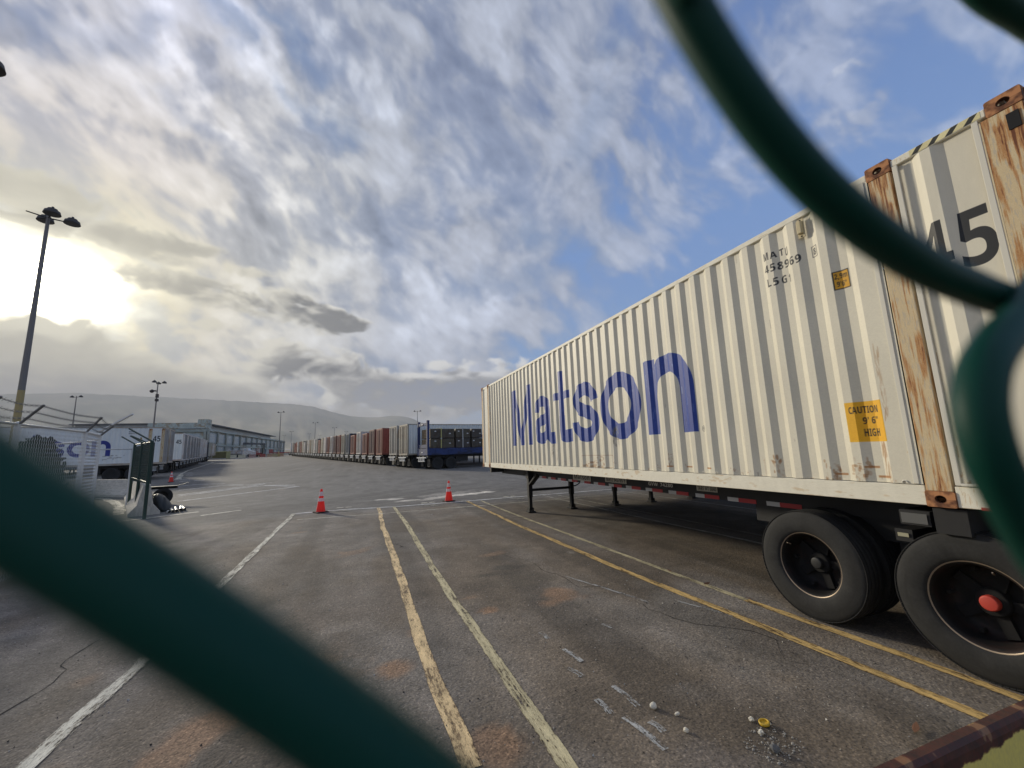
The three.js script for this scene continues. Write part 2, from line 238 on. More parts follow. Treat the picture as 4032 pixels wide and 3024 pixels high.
    if (z < -150) { const w = smooth(-150, -400, z); c[0] += (0.62 - c[0]) * w; c[1] += (0.6 - c[1]) * w; c[2] += (0.5 - c[2]) * w; }
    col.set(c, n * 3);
    if (i && j) index.push(n - nx - 1, n - 1, n - nx, n - nx, n - 1, n);
  }
  const g = new THREE.BufferGeometry();
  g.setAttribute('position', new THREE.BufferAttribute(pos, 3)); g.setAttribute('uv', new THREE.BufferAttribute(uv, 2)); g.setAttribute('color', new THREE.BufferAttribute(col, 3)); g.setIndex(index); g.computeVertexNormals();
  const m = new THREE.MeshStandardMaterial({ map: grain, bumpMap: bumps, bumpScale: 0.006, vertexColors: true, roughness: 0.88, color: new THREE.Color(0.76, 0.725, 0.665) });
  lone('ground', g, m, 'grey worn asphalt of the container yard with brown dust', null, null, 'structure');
}

// mountains: a ridge line measured as azimuth and height from the photographer, 6 to 8 km away
{
  const ridge = [[-120, 3], [-95, 5.5], [-75, 7], [-60, 6.6], [-52, 6.4], [-47, 6.9], [-39, 6.9], [-32, 6.75], [-28.5, 6.6], [-26.1, 6.38], [-24.7, 5.98], [-22.7, 5.41], [-21.3, 5.1], [-19.9, 4.98], [-18, 4.95], [-16.5, 5.16], [-15.4, 5.12], [-13.9, 4.8], [-12.7, 4.2], [-11.2, 3.9], [-7.8, 3.1], [-0.8, 2.1], [8, 1.5], [25, 1.2], [60, 1.5], [100, 2], [120, 2]];
  const at = (a) => { let k = 0; while (k < ridge.length - 2 && ridge[k + 1][0] < a) k++; const [a0, e0] = ridge[k], [a1, e1] = ridge[k + 1]; const t = clamp((a - a0) / (a1 - a0)); return e0 + (e1 - e0) * t; };
  const D = 6200, n = 700, rows = 26, pos = [], idx = [];
  for (let i = 0; i <= n; i++) {
    const a = -120 + 240 * i / n, ar = a * Math.PI / 180, base = rise(-5000);
    const crest = D * Math.tan((at(a) + (fbm(a * 2.1, 3, 4) - 0.5) * 0.14) * Math.PI / 180);
    for (let j = 0; j <= rows; j++) {
      const t = j / rows, gully = (fbm(a * 0.5 + 2 * t, t * 3 + 9, 5) - 0.5) * (1 - t) * 900 + (fbm(a * 1.6, t * 5, 4) - 0.5) * (1 - t) * 260;
      const d = D - 3300 * (1 - t) + gully * Math.sin(t * Math.PI), y = 60 + (Math.max(crest, 90) - 60) * Math.pow(t, 1.35) + 1.76;
      const p = yard(Math.sin(ar) * d, Math.cos(ar) * d, y); pos.push(p.x, p.y, p.z);
      if (i && j) { const q = i * (rows + 1) + j; idx.push(q - rows - 2, q - rows - 1, q - 1, q - 1, q - rows - 1, q); }
    }
  }
  const g = new THREE.BufferGeometry(); g.setAttribute('position', new THREE.Float32BufferAttribute(pos, 3)); g.setIndex(idx); g.computeVertexNormals();
  { const col = []; for (let i = 0; i < pos.length; i += 3) { const f = fbm(pos[i] / 420, pos[i + 2] / 420 + pos[i + 1] / 160, 5), d = fbm(pos[i] / 90, pos[i + 2] / 90 + pos[i + 1] / 60, 3), m = smooth(0.40, 0.62, f * 0.7 + d * 0.3); col.push(0.075 + 0.17 * m, 0.10 + 0.115 * m, 0.05 + 0.075 * m); } g.setAttribute('color', new THREE.Float32BufferAttribute(col, 3)); }
  lone('mountain', g, std(1, 1, 1, 1, 0, { side: THREE.DoubleSide, vertexColors: true }), 'hazy grey mountain ridge behind the yard under cloud', null, null, 'structure');
}

// ---------------------------------------------------------------- painted markings
function paintTexture(seed, base, bare, streaks) {
  return bytes(256, 2048, (u, v) => {
    const a = fbm(u * 10 + seed, v * 160 + seed, 4), b = fbm(u * 3 + seed * 3, v * 30, 4), c = vnoise(u * 60, v * 500 + seed), edge = Math.min(u, 1 - u);
    const chip = a * 0.55 + b * 0.45 + (c - 0.5) * 0.16 + (streaks ? (fbm(u * 22 + seed, v * 8, 3) - 0.5) * 0.5 : 0) - 0.13 * smooth(0.14, 0.0, edge);
    const l = 0.94 + (b - 0.5) * 0.4 + (c - 0.5) * 0.22, dirt = smooth(0.52, 0.32, chip);
    return [base[0] * l * (1 - 0.35 * dirt), base[1] * l * (1 - 0.38 * dirt), base[2] * l * (1 - 0.40 * dirt), chip > bare ? 255 : 0];
  });
}
const paintMat = (t, more = {}) => new THREE.MeshStandardMaterial({ map: t, alphaTest: 0.5, roughness: 0.75, side: THREE.DoubleSide, ...more });
const PAINT = {
  yellow: paintMat(paintTexture(3, [224, 196, 146], 0.285, false)),
  old: paintMat(paintTexture(9, [200, 188, 148], 0.335, true)),
  amber: paintMat(paintTexture(15, [212, 178, 112], 0.30, false)),
  faint: paintMat(paintTexture(21, [178, 174, 160], 0.40, true)),
  white: paintMat(paintTexture(27, [222, 222, 218], 0.31, false)),
  scrape: paintMat(paintTexture(41, [176, 176, 172], 0.50, true)),
  cream: paintMat(paintTexture(33, [212, 207, 188], 0.33, true)),
};
let layer = 0;
function stripe(points, width, mat, label, opts = {}) {
  const P = []; for (let k = 0; k < points.length - 1; k++) { const [ax, az] = points[k], [bx, bz] = points[k + 1], L = Math.hypot(bx - ax, bz - az), n = Math.max(1, Math.round(L / 0.25)); for (let i = 0; i < n; i++) P.push([ax + (bx - ax) * i / n, az + (bz - az) * i / n]); } P.push(points[points.length - 1]);
  const pos = [], uv = [], idx = []; let run = 0, y = 0.004 + (layer++ % 3) * 0.0012;
  for (let i = 0; i < P.length; i++) {
    const a = P[Math.max(0, i - 1)], b = P[Math.min(P.length - 1, i + 1)]; let tx = b[0] - a[0], tz = b[1] - a[1]; const L = Math.hypot(tx, tz); tx /= L; tz /= L;
    if (i) run += Math.hypot(P[i][0] - P[i - 1][0], P[i][1] - P[i - 1][1]);
    const wob = (fbm(run * 0.8 + layer * 7, layer, 3) - 0.5) * (opts.wobble ?? 0.03), w = width * (0.92 + 0.2 * vnoise(run * 1.7, layer * 3)) / 2;
    for (const s of [-1, 1]) { const x = P[i][0] - tz * (wob + s * w), z = P[i][1] + tx * (wob + s * w); pos.push(x, rise(z) + y, z); uv.push(s < 0 ? 0 : 1, run / (opts.len ?? 6) + layer * 0.31); }
    if (i) { const q = i * 2; idx.push(q - 2, q - 1, q, q, q - 1, q + 1); }
  }
  const g = new THREE.BufferGeometry(); g.setAttribute('position', new THREE.Float32BufferAttribute(pos, 3)); g.setAttribute('uv', new THREE.Float32BufferAttribute(uv, 2)); g.setIndex(idx); g.computeVertexNormals();
  return lone('parking_line', g, mat, label, null, null, 'structure');
}
stripe([[-3.60, -0.38], [-3.62, 4], [-3.60, 8], [-3.62, 10.5], [-3.57, 12.25]], 0.115, PAINT.yellow, 'thick pale yellow line ending beside the rusty dust patch', { wobble: 0.07 });
stripe([[-3.10, -0.34], [-3.05, 4], [-3.09, 8], [-3.06, 11.5], [-3.03, 13.6]], 0.105, PAINT.old, 'worn yellow line next to the thick pale yellow one');
stripe([[-0.52, -0.36], [-0.62, 5], [-0.59, 9.5], [-0.50, 11.5], [-0.44, 13.8]], 0.105, PAINT.amber, 'long amber line in front of the trailer tyres');
stripe([[-0.03, -0.2], [-0.10, 2.4], [-0.08, 7], [-0.05, 11]], 0.085, PAINT.old, 'faded yellow line running past the trailer tyres');
stripe([[-0.05, 11.0], [0.02, 12.5], [0.02, 14]], 0.10, PAINT.amber, 'amber line alongside the rear tyre');
stripe([[-6.18, -0.5], [-6.05, 7], [-5.98, 10], [-6.05, 12.8]], 0.12, PAINT.cream, 'cream line left of the first cone');
stripe([[2.5, -0.4], [2.42, 5], [2.5, 13]], 0.09, PAINT.faint, 'faint line under the parked trailer');
stripe([[3.0, -0.2], [3.05, 13]], 0.08, PAINT.faint, 'second faint line under the parked trailer');
stripe([[5.66, 0.2], [5.6, 13]], 0.09, PAINT.faint, 'faint line beyond the parked trailer');
stripe([[-6.2, -0.5], [-4.5, -0.55], [-3.0, -0.33], [-0.4, -0.40], [1.85, -0.5], [5.8, -0.62]], 0.15, PAINT.white, 'thin cream line across the fronts of the stalls');
stripe([[-5.9, 1.0], [-3.6, 1.12], [-0.7, 1.12], [1.2, 1.08], [5, 1.1]], 0.10, PAINT.cream, 'faint worn line just inside the stall fronts');
stripe([[-14.81, -16.79], [-13.89, -17.5], [-12.36, -16.9]], 0.19, PAINT.white, 'bent white line nearest the orange cone far left');
stripe([[-13.61, -13.29], [-11.94, -15.5], [-11.0, -15.4]], 0.19, PAINT.white, 'second white line past the old tyre');
stripe([[-11.77, -15.33], [-10.44, -14.5], [-10.0, -15.4], [-9.47, -15.5]], 0.19, PAINT.white, 'kinked white line at the tips of the slanting lines');
stripe([[-12.57, -10.24], [-10.12, -13.84], [-9.73, -14.95]], 0.19, PAINT.white, 'upper white line of the slanting pair');
stripe([[-12.37, -9.66], [-9.98, -13.17], [-9.4, -13.5], [-7.80, -12.74]], 0.19, PAINT.white, 'lower white line of the slanting pair');
stripe([[-11.47, -7.02], [-7.41, -11.39]], 0.19, PAINT.white, 'straight white line leaving the old tyre');
stripe([[-9.43, -13.4], [-7.41, -11.39]], 0.19, PAINT.white, 'short white line closing the slanting lines');
stripe([[-11.6, -1.5], [-10.52, -2.08], [-9.44, -2.8]], 0.19, PAINT.cream, 'short cream line at the foot of the concrete barrier');
stripe([[-9.05, -1.70], [-8.45, -2.15], [-8.08, -2.4]], 0.19, PAINT.cream, 'short curved cream line right of the white tubes');
stripe([[-8.53, -3.09], [-8.11, -3.29]], 0.08, PAINT.faint, 'faint white dash beyond the curved cream line');
stripe([[-9.27, -3.98], [-9.05, -4.3]], 0.10, PAINT.faint, 'small white dash beyond the tubes');
stripe([[-17.5, -24.7], [-20.25, -33.5]], 0.42, PAINT.cream, 'broad white band beside the far orange cone');
stripe([[-20.6, -34.5], [-22.73, -42.8], [-31.5, -83]], 0.22, PAINT.cream, 'long white edge line along the far left row of containers');
[[-16.39, -21.72, -15.8, -21.91], [-17.28, -24.52, -16.69, -24.69], [-18.42, -28.08, -17.68, -27.79], [-15.6, -21.92, -14.99, -22.11], [-21.1, -37.1, -20.33, -36.71], [-19.79, -33.12, -19.3, -33.57], [-19.01, -30.94, -18.5, -30.91], [-22.35, -43.37, -21.9, -43.96]].forEach(([a, b, c, d], k) =>
  stripe([[a, b], [c, d]], 0.24, PAINT.white, `${['first', 'second', 'fourth', 'outlying', 'seventh', 'sixth', 'fifth', 'eighth'][k]} short white dash past the far orange cone`));
stripe([[-40, -118], [-26, -116]], 0.5, PAINT.white, 'far white line across the end of the lane');
{
  const crackMat = std(0.012, 0.011, 0.010, 1), r = rng(64);
  [[-7.4, 2.6, -2.6, 2.1], [-6.9, 7.6, -6.2, 13.2], [-3.9, 5.4, -3.2, 6.6], [-2.9, 3.1, 0.6, 4.9], [-5.8, -3.4, -1.5, -6.5], [-1.9, 7.1, -0.6, 12.9]].forEach(([x0, z0, x1, z1], k) => {
    const P = [], n = 46; for (let i = 0; i <= n; i++) { const t = i / n; P.push([x0 + (x1 - x0) * t + (fbm(t * 9, k * 5, 5) - 0.5) * 0.7, z0 + (z1 - z0) * t + (fbm(t * 9 + 40, k * 5, 5) - 0.5) * 0.7]); }
    const pos = [], idx = []; P.forEach(([x, z], i) => { const [a, b] = P[Math.min(n, i + 1)], [c, d] = P[Math.max(0, i - 1)], L = Math.hypot(a - c, b - d), w = (0.002 + 0.005 * r()) * Math.sin(Math.PI * clamp(i / n, 0.04, 0.96)); for (const s of [-1, 1]) pos.push(x - s * (b - d) / L * w, rise(z) + 0.003, z + s * (a - c) / L * w); if (i) idx.push(2 * i - 2, 2 * i - 1, 2 * i, 2 * i, 2 * i - 1, 2 * i + 1); });
    const g = new THREE.BufferGeometry(); g.setAttribute('position', new THREE.Float32BufferAttribute(pos, 3)); g.setIndex(idx); g.computeVertexNormals(); g.setAttribute('uv', new THREE.Float32BufferAttribute(new Float32Array(pos.length / 3 * 2), 2));
    crackMat.side = THREE.DoubleSide; lone('asphalt_crack', g, crackMat, 'thin dark crack wandering through the asphalt', null, null, 'structure');
  });
}
// painted-over stall numbers: blocks of worn paint beside the stall fronts
function numberPatch(x, z, label) {
  const t = thing('stall_number', label, null, [x, rise(z) + 0.006, z]); t.userData.kind = 'structure';
  const q = (w, d, px, pz) => new THREE.PlaneGeometry(w, d).rotateX(-Math.PI / 2).translate(px, 0, pz);
  for (const [w, d, px, pz] of [[0.16, 0.30, -0.2, -0.62], [0.17, 0.30, 0, -0.64], [0.15, 0.30, 0.19, -0.62], [0.24, 0.26, -0.14, -0.3], [0.22, 0.26, 0.14, -0.31]]) part('paint_block', q(w, d, px, pz), PAINT.cream, t);
  for (const [w, d, px, pz] of [[0.4, 0.16, -0.05, 0.5], [0.3, 0.14, 0.1, 0.72]]) part('paint_block', q(w, d, px, pz), PAINT.faint, t);
}
numberPatch(-4.70, -0.9, 'painted-over stall number by the first orange cone');
numberPatch(-1.87, -0.5, 'painted-over stall number left of the middle orange cone');
numberPatch(1.25, -0.5, 'painted-over stall number in front of the trailer legs');
// chalk-like scrapes in the stall
[[-2.5, 10.79, -2.48, 10.95], [-1.86, 10.88, -1.82, 11.0], [-2.45, 11.2, -2.42, 11.46], [-2.56, 11.5, -2.51, 11.66], [-2.57, 11.96, -2.57, 12.14], [-2.5, 12.2, -2.46, 12.55], [-2.37, 11.86, -2.36, 12.14], [-2.38, 12.3, -2.36, 12.42], [-1.45, 9.3, -1.05, 10.6], [-0.75, 10.7, -0.5, 11.4]].forEach(([a, b, c, d], k) => {
  const o = stripe([[a, b], [(a + c) / 2 + 0.01, (b + d) / 2], [c, d]], k > 7 ? 0.04 : 0.05, PAINT.scrape, `${['small', 'short', 'broken', 'dark-edged', 'thin', 'longest', 'straight', 'tiny', 'long faint', 'faint'][k]} white scrape on the asphalt of the empty stall`, { len: 2.2 }); o.name = numbered('scrape_mark');
});

// ---------------------------------------------------------------- shipping containers
const CW = 2.438;
function quadStrip(rects) {                // rects: four corners each, with uv
  const pos = [], uv = [];
  for (const [a, b, c, d, u] of rects) { pos.push(...a, ...b, ...c, ...a, ...c, ...d); uv.push(u[0], u[1], u[2], u[1], u[2], u[3], u[0], u[1], u[2], u[3], u[0], u[3]); }
  const g = new THREE.BufferGeometry(); g.setAttribute('position', new THREE.Float32BufferAttribute(pos, 3)); g.setAttribute('uv', new THREE.Float32BufferAttribute(uv, 2)); g.computeVertexNormals(); return g;
}
// corrugated sheet along z from a to b, outer face at x = 0 looking to -x, set in by deep
function corrugated(a, b, y0, y1, deep = 0.036, pitch = 0.278, first = 0.5, dent) {
  const cuts = [[a, 0]]; let z = a + pitch * first * 0.25;
  const seg = [[0.072, 0], [0.068, 1], [0.070, 1], [0.068, 0]];
  const k = pitch / 0.278; cuts.push([z, 0]);
  while (z + pitch < b) { for (const [w, d] of [[seg[1][0], 1], [seg[2][0], 1], [seg[3][0], 0], [seg[0][0], 0]]) { z += w * k; cuts.push([z, d]); } }
  cuts.push([b, 0]);
  const rects = [], rows = dent ? 6 : 1;
  for (let i = 0; i < cuts.length - 1; i++) for (let r = 0; r < rows; r++) {
    const [z0, d0] = cuts[i], [z1, d1] = cuts[i + 1], ya = y0 + (y1 - y0) * r / rows, yb = y0 + (y1 - y0) * (r + 1) / rows;
    const X = (zz, dd, y) => dd * deep + (dent ? dent(zz, y) : 0);
    const u0 = (z0 - a) / (b - a), u1 = (z1 - a) / (b - a), v0 = r / rows, v1 = (r + 1) / rows;
    rects.push([[X(z0, d0, ya), ya, z0], [X(z1, d1, ya), ya, z1], [X(z1, d1, yb), yb, z1], [X(z0, d0, yb), yb, z0], [u0, v0, u1, v1]]);
  }
  return quadStrip(rects);
}
const flipX = (g, about) => { g = g.clone(); const p = g.attributes.position; for (let i = 0; i < p.count; i++) p.setX(i, about - p.getX(i)); const q = p.array; for (let i = 0; i < q.length; i += 9) for (let k = 0; k < 3; k++) { const t = q[i + k]; q[i + k] = q[i + 6 + k]; q[i + 6 + k] = t; } const u = g.attributes.uv.array; for (let i = 0; i < u.length; i += 6) for (let k = 0; k < 2; k++) { const t = u[i + k]; u[i + k] = u[i + 4 + k]; u[i + 4 + k] = t; } for (let i = 0; i < u.length; i += 2) u[i] = 1 - u[i]; g.computeVertexNormals(); return g; };

// the six letters of the line's name, drawn as strokes in metres (x along the wall, y up)
function drawLogo(x, ox, oy, sx, sy, color) {
  x.save(); x.translate(ox, oy); x.scale(sx, -sy); x.strokeStyle = x.fillStyle = color; x.lineWidth = 0.27; x.lineJoin = 'round';
  const poly = (p) => { x.beginPath(); p.forEach(([a, b], i) => i ? x.lineTo(a, b) : x.moveTo(a, b)); x.closePath(); x.fill(); };
  poly([[3.25, 1.90], [3.25, 3.51], [3.62, 3.51], [4.02, 2.35], [4.46, 3.51], [4.81, 3.51], [4.81, 1.90], [4.54, 1.90], [4.54, 3.05], [4.13, 1.90], [3.88, 1.90], [3.52, 3.02], [3.52, 1.90]]);
  x.lineCap = 'butt';
  x.beginPath(); x.moveTo(5.09, 2.70); x.bezierCurveTo(5.12, 3.04, 5.82, 3.06, 5.80, 2.62); x.lineTo(5.80, 2.18); x.bezierCurveTo(5.80, 2.0, 5.96, 2.02, 6.10, 2.03); x.stroke();
  x.beginPath(); x.moveTo(5.80, 2.55); x.bezierCurveTo(5.55, 2.46, 5.10, 2.52, 5.10, 2.24); x.bezierCurveTo(5.10, 1.92, 5.74, 1.98, 5.80, 2.36); x.stroke();
  poly([[6.08, 2.87], [6.08, 3.04], [6.37, 3.04], [6.37, 3.52], [6.62, 3.50], [6.62, 3.03], [6.90, 3.03], [6.90, 2.86], [6.62, 2.86], [6.62, 2.2], [6.37, 2.2], [6.37, 2.87]]);
  x.beginPath(); x.moveTo(6.495, 2.5); x.lineTo(6.495, 2.2); x.bezierCurveTo(6.5, 1.98, 6.75, 2.03, 7.0, 2.06); x.stroke();
  x.beginPath(); x.moveTo(7.90, 2.68); x.bezierCurveTo(7.82, 3.06, 7.22, 3.0, 7.23, 2.74); x.bezierCurveTo(7.24, 2.42, 7.92, 2.56, 7.90, 2.24); x.bezierCurveTo(7.86, 1.90, 7.18, 1.96, 7.17, 2.30); x.stroke();
  x.beginPath(); x.ellipse(8.75, 2.475, 0.46, 0.45, 0, 0, 7); x.stroke();
  x.beginPath(); x.moveTo(9.58, 1.93); x.lineTo(9.58, 3.08); x.stroke();
  x.beginPath(); x.moveTo(9.58, 2.5); x.bezierCurveTo(9.62, 3.04, 10.35, 3.16, 10.345, 2.55); x.lineTo(10.345, 1.93); x.stroke();
  x.restore();
}
function text(x, s, px, py, h, w, font = 'bold', color = '#16181c', family = 'sans-serif') {   // text fitted into w by h, lower left at px, py
  x.save(); x.fillStyle = color; x.font = `${font} 100px ${family}`; const m = x.measureText(s); x.translate(px, py); x.scale(w / m.width, h / 73); x.fillText(s, 0, 0); x.restore();
}
const CREAM = [215, 209, 189];
function weather(x, w, h, seed, ppm, rustLow = 1) {     // chips, rust runs and scuffs on paint
  const r = rng(seed);
  const blot = (cx, cy, rw, rh, col, n) => { for (let k = 0; k < n; k++) { x.fillStyle = col; x.globalAlpha = 0.12 + r() * 0.35; x.beginPath(); x.ellipse(cx + (r() - 0.5) * rw, cy + (r() - 0.5) * rh, rw * (0.03 + r() * 0.09), rh * (0.03 + r() * 0.12), (r() - 0.5) * 0.3, 0, 7); x.fill(); } x.globalAlpha = 1; };
  for (let k = 0; k < 46 * rustLow; k++) { const cx = r() * w, cy = h - Math.pow(r(), 3) * h * 0.14; blot(cx, cy, ppm * (0.02 + r() * 0.07), ppm * (0.02 + r() * 0.07), ['#8a5a34', '#a8774a', '#6b4023', '#b8936a'][k % 4], 10); if (r() < 0.4) { x.fillStyle = '#b48a5c'; x.globalAlpha = 0.22; x.fillRect(cx, cy, ppm * 0.008, ppm * (0.1 + 0.4 * r())); x.globalAlpha = 1; } }
  for (let k = 0; k < 60; k++) { x.fillStyle = k % 3 ? '#8c8375' : '#6d655b'; x.globalAlpha = 0.35; x.fillRect(r() * w, r() * h, ppm * (0.004 + 0.008 * r()), ppm * (0.02 + 0.12 * r())); } x.globalAlpha = 1;
  return { r, blot };
}
function grainy(x, w, h, seed, amt = 8, big = 10) { perPixel(x, w, h, (d, o, i, j) => { const n = (vnoise(i / 1.6 + seed, j / 1.6) - 0.5) * amt + (fbm(i / 60 + seed, j / 110, 4) - 0.5) * big * 2; d[o] = clamp(d[o] + n, 0, 255); d[o + 1] = clamp(d[o + 1] + n, 0, 255); d[o + 2] = clamp(d[o + 2] + n * 0.9, 0, 255); }); }
const S0 = 0.94, S1 = 12.776, Y0 = 1.385, Y1 = 4.022;
const sideMap = canvas(2048, 512, (x, w, h) => {
  const px = w / (S1 - S0), py = h / (Y1 - Y0), X = (s) => (s - S0) * px, Y = (y) => (Y1 - y) * py;
  x.fillStyle = `rgb(${CREAM})`; x.fillRect(0, 0, w, h);
  drawLogo(x, X(0), Y(0), px, py, 'rgb(30,62,146)');
  { const r = rng(5); x.globalCompositeOperation = 'lighten'; for (let k = 0; k < 1500; k++) { x.globalAlpha = 0.15 + 0.4 * r(); x.fillStyle = k % 5 ? 'rgb(96,118,184)' : 'rgb(170,176,196)'; const s = 3.2 + r() * 7.3; x.fillRect(X(s), Y(1.9 + r() * 1.65), 1 + r() * 2, 3 + r() * (k % 3 ? 26 : 8)); } x.globalAlpha = 1; x.globalCompositeOperation = 'source-over'; }
  const { blot } = weather(x, w, h, 41, px);
  for (const [s, y, a, b] of [[5.95, 1.72, 0.10, 0.34], [6.18, 1.70, 0.10, 0.36], [8.55, 1.95, 0.14, 0.34], [3.05, 1.68, 0.10, 0.26]]) { blot(X(s), Y(y), a * px, b * py, '#b9b3a6', 60); blot(X(s), Y(y), a * px, b * py, '#5d5446', 34); }
  for (const [s, y, a, b] of [[7.6, 1.45, 0.5, 0.12], [7.9, 1.5, 0.5, 0.2], [9.9, 1.55, 0.06, 0.2], [1.0, 2.4, 0.12, 1.6], [12.35, 1.5, 0.16, 0.16], [12.1, 1.46, 0.12, 0.2], [12.55, 1.62, 0.06, 0.5], [12.62, 2.2, 0.04, 0.6], [1.35, 3.85, 0.05, 0.16], [11.55, 1.5, 0.12, 0.2]]) blot(X(s), Y(y), a * px, b * py, '#8d5a30', 24);
  x.fillStyle = '#a06a3c'; for (const [s, y] of [[9.83, 1.47], [10.2, 1.47], [10.55, 1.46], [12.38, 1.52], [12.46, 1.44], [12.12, 1.45]]) { x.globalAlpha = 0.8; x.fillRect(X(s), Y(y), 0.10 * px, 0.018 * py); } x.globalAlpha = 1;
  x.strokeStyle = 'rgba(150,110,70,0.7)'; x.lineWidth = 1.4; x.strokeRect(X(7.35), Y(1.62), 1.1 * px, 0.22 * py);
  text(x, 'M', X(11.71), Y(3.745), 0.085 * py, 0.078 * px); text(x, 'A', X(11.80), Y(3.74), 0.075 * py, 0.065 * px); text(x, 'T', X(11.885), Y(3.735), 0.08 * py, 0.05 * px); text(x, 'U', X(11.945), Y(3.71), 0.095 * py, 0.045 * px);
  '458969'.split('').forEach((c, k) => text(x, c, X(11.71 + k * 0.07), Y(3.60 - k * 0.006), 0.085 * py, 0.062 * px));
  'L5G1'.split('').forEach((c, k) => text(x, c, X(11.715 + k * 0.077), Y(3.44 - k * 0.008), 0.085 * py, (k === 3 ? 0.03 : 0.062) * px));
  text(x, '8', X(12.225), Y(3.582), 0.075 * py, 0.035 * px); x.strokeStyle = '#333'; x.lineWidth = 1; x.strokeRect(X(12.215), Y(3.675), 0.055 * px, 0.11 * py);
  x.fillStyle = '#20201c'; x.fillRect(X(12.375), Y(3.33), 0.125 * px, 0.18 * py); x.fillStyle = '#dca322'; x.fillRect(X(12.383), Y(3.322), 0.109 * px, 0.164 * py);
  text(x, '2,9m', X(12.388), Y(3.255), 0.05 * py, 0.098 * px, 'bold', '#2a2412'); text(x, "9'6\"", X(12.397), Y(3.175), 0.055 * py, 0.075 * px, 'bold', '#2a2412');
  x.fillStyle = '#e6ac12'; x.fillRect(X(12.30), Y(2.085), 0.285 * px, 0.355 * py);
  text(x, 'CAUTION', X(12.325), Y(1.985), 0.062 * py, 0.225 * px, 'bold', '#1a120a'); text(x, "9' 6\"", X(12.415), Y(1.885), 0.062 * py, 0.12 * px, 'bold', '#1a120a'); text(x, 'HIGH', X(12.41), Y(1.775), 0.068 * py, 0.125 * px, 'bold', '#1a120a');
  x.strokeStyle = '#3a3a3a'; x.lineWidth = 1; x.beginPath(); x.ellipse(X(10.565), Y(1.96), 0.026 * px, 0.036 * py, 0, 0, 7); x.stroke(); text(x, 'R', X(10.554), Y(1.945), 0.03 * py, 0.022 * px);
  grainy(x, w, h, 3);
});
const rearMap = canvas(512, 1024, (x, w, h) => {
  const a = 12.955, b = 13.50, px = w / (b - a), py = h / (Y1 - Y0), X = (s) => (s - a) * px, Y = (y) => (Y1 - y) * py;
  x.fillStyle = `rgb(${CREAM})`; x.fillRect(0, 0, w, h);
  text(x, '4', X(13.005), Y(2.985), 0.44 * py, 0.225 * px, 'bold', '#1b1d20'); text(x, '5', X(13.24), Y(2.985), 0.44 * py, 0.225 * px, 'bold', '#1b1d20');
  const r = rng(8); for (let k = 0; k < 40; k++) { x.fillStyle = ['#a87c50', '#8a5e38', '#c0a480'][k % 3]; x.globalAlpha = 0.5; x.fillRect((k % 2 ? r() * 0.08 : 0.94 + r() * 0.06) * w, r() * h, 2 + 5 * r(), 5 + 50 * r()); } for (let k = 0; k < 26; k++) { x.globalAlpha = 0.4; x.fillStyle = '#9a6a3e'; x.fillRect(r() * w, h - r() * 60, 4 + 16 * r(), 3 + 14 * r()); } x.globalAlpha = 1;
  grainy(x, w, h, 9, 7, 9);
});
function rustMap(seed, amount, w = 256, h = 1024) {        // cream paint streaked and blistered with rust
  return bytes(w, h, (u, v) => {
    const s = fbm(u * 14 + seed, v * 9 + seed, 5), t = fbm(u * 34 + seed * 2, v * 60, 4), q = fbm(u * 5 + seed, v * 14, 5), f = vnoise(u * 120, v * 500 + seed);
    const up = 0.12 * smooth(0.72, 1.0, v + (q - 0.5) * 0.3);
    const rust = smooth(0.60 - amount, 0.74 - amount, s * 0.6 + q * 0.4 + up), deep = smooth(0.68 - amount * 0.5, 0.82 - amount * 0.5, s * 0.5 + t * 0.2 + q * 0.3 + up), scuff = smooth(0.58, 0.66, t) * 0.55;
    const c = [206 - (f - 0.5) * 16, 186 - (f - 0.5) * 16, 148 - (f - 0.5) * 16];
    const R = [172, 118, 66], D = [98, 52, 28], G = [176, 168, 156];
    for (let k = 0; k < 3; k++) { c[k] += (G[k] - c[k]) * scuff; c[k] += (R[k] - c[k]) * rust * (0.55 + 0.45 * f); c[k] += (D[k] - c[k]) * deep * 0.9; }
    return c;
  });
}
const railMap = bytes(1024, 64, (u, v) => { const q = fbm(u * 90, v * 3 + 4, 5), f = vnoise(u * 700, v * 40), e = fbm(u * 260, v * 2, 3); const rust = smooth(0.66, 0.76, q) * 0.7; const l = (f - 0.5) * 10 + (e - 0.5) * 12; return [228 + l - rust * 22, 223 + l - rust * 38, 204 + l - rust * 52]; });
const castMap = bytes(256, 256, (u, v) => { const q = fbm(u * 6 + 3, v * 6, 5), t = fbm(u * 22, v * 22 + 9, 4); const a = smooth(0.40, 0.60, q * 0.6 + t * 0.4); return [96 + a * 84, 60 + a * 66, 40 + a * 44]; });
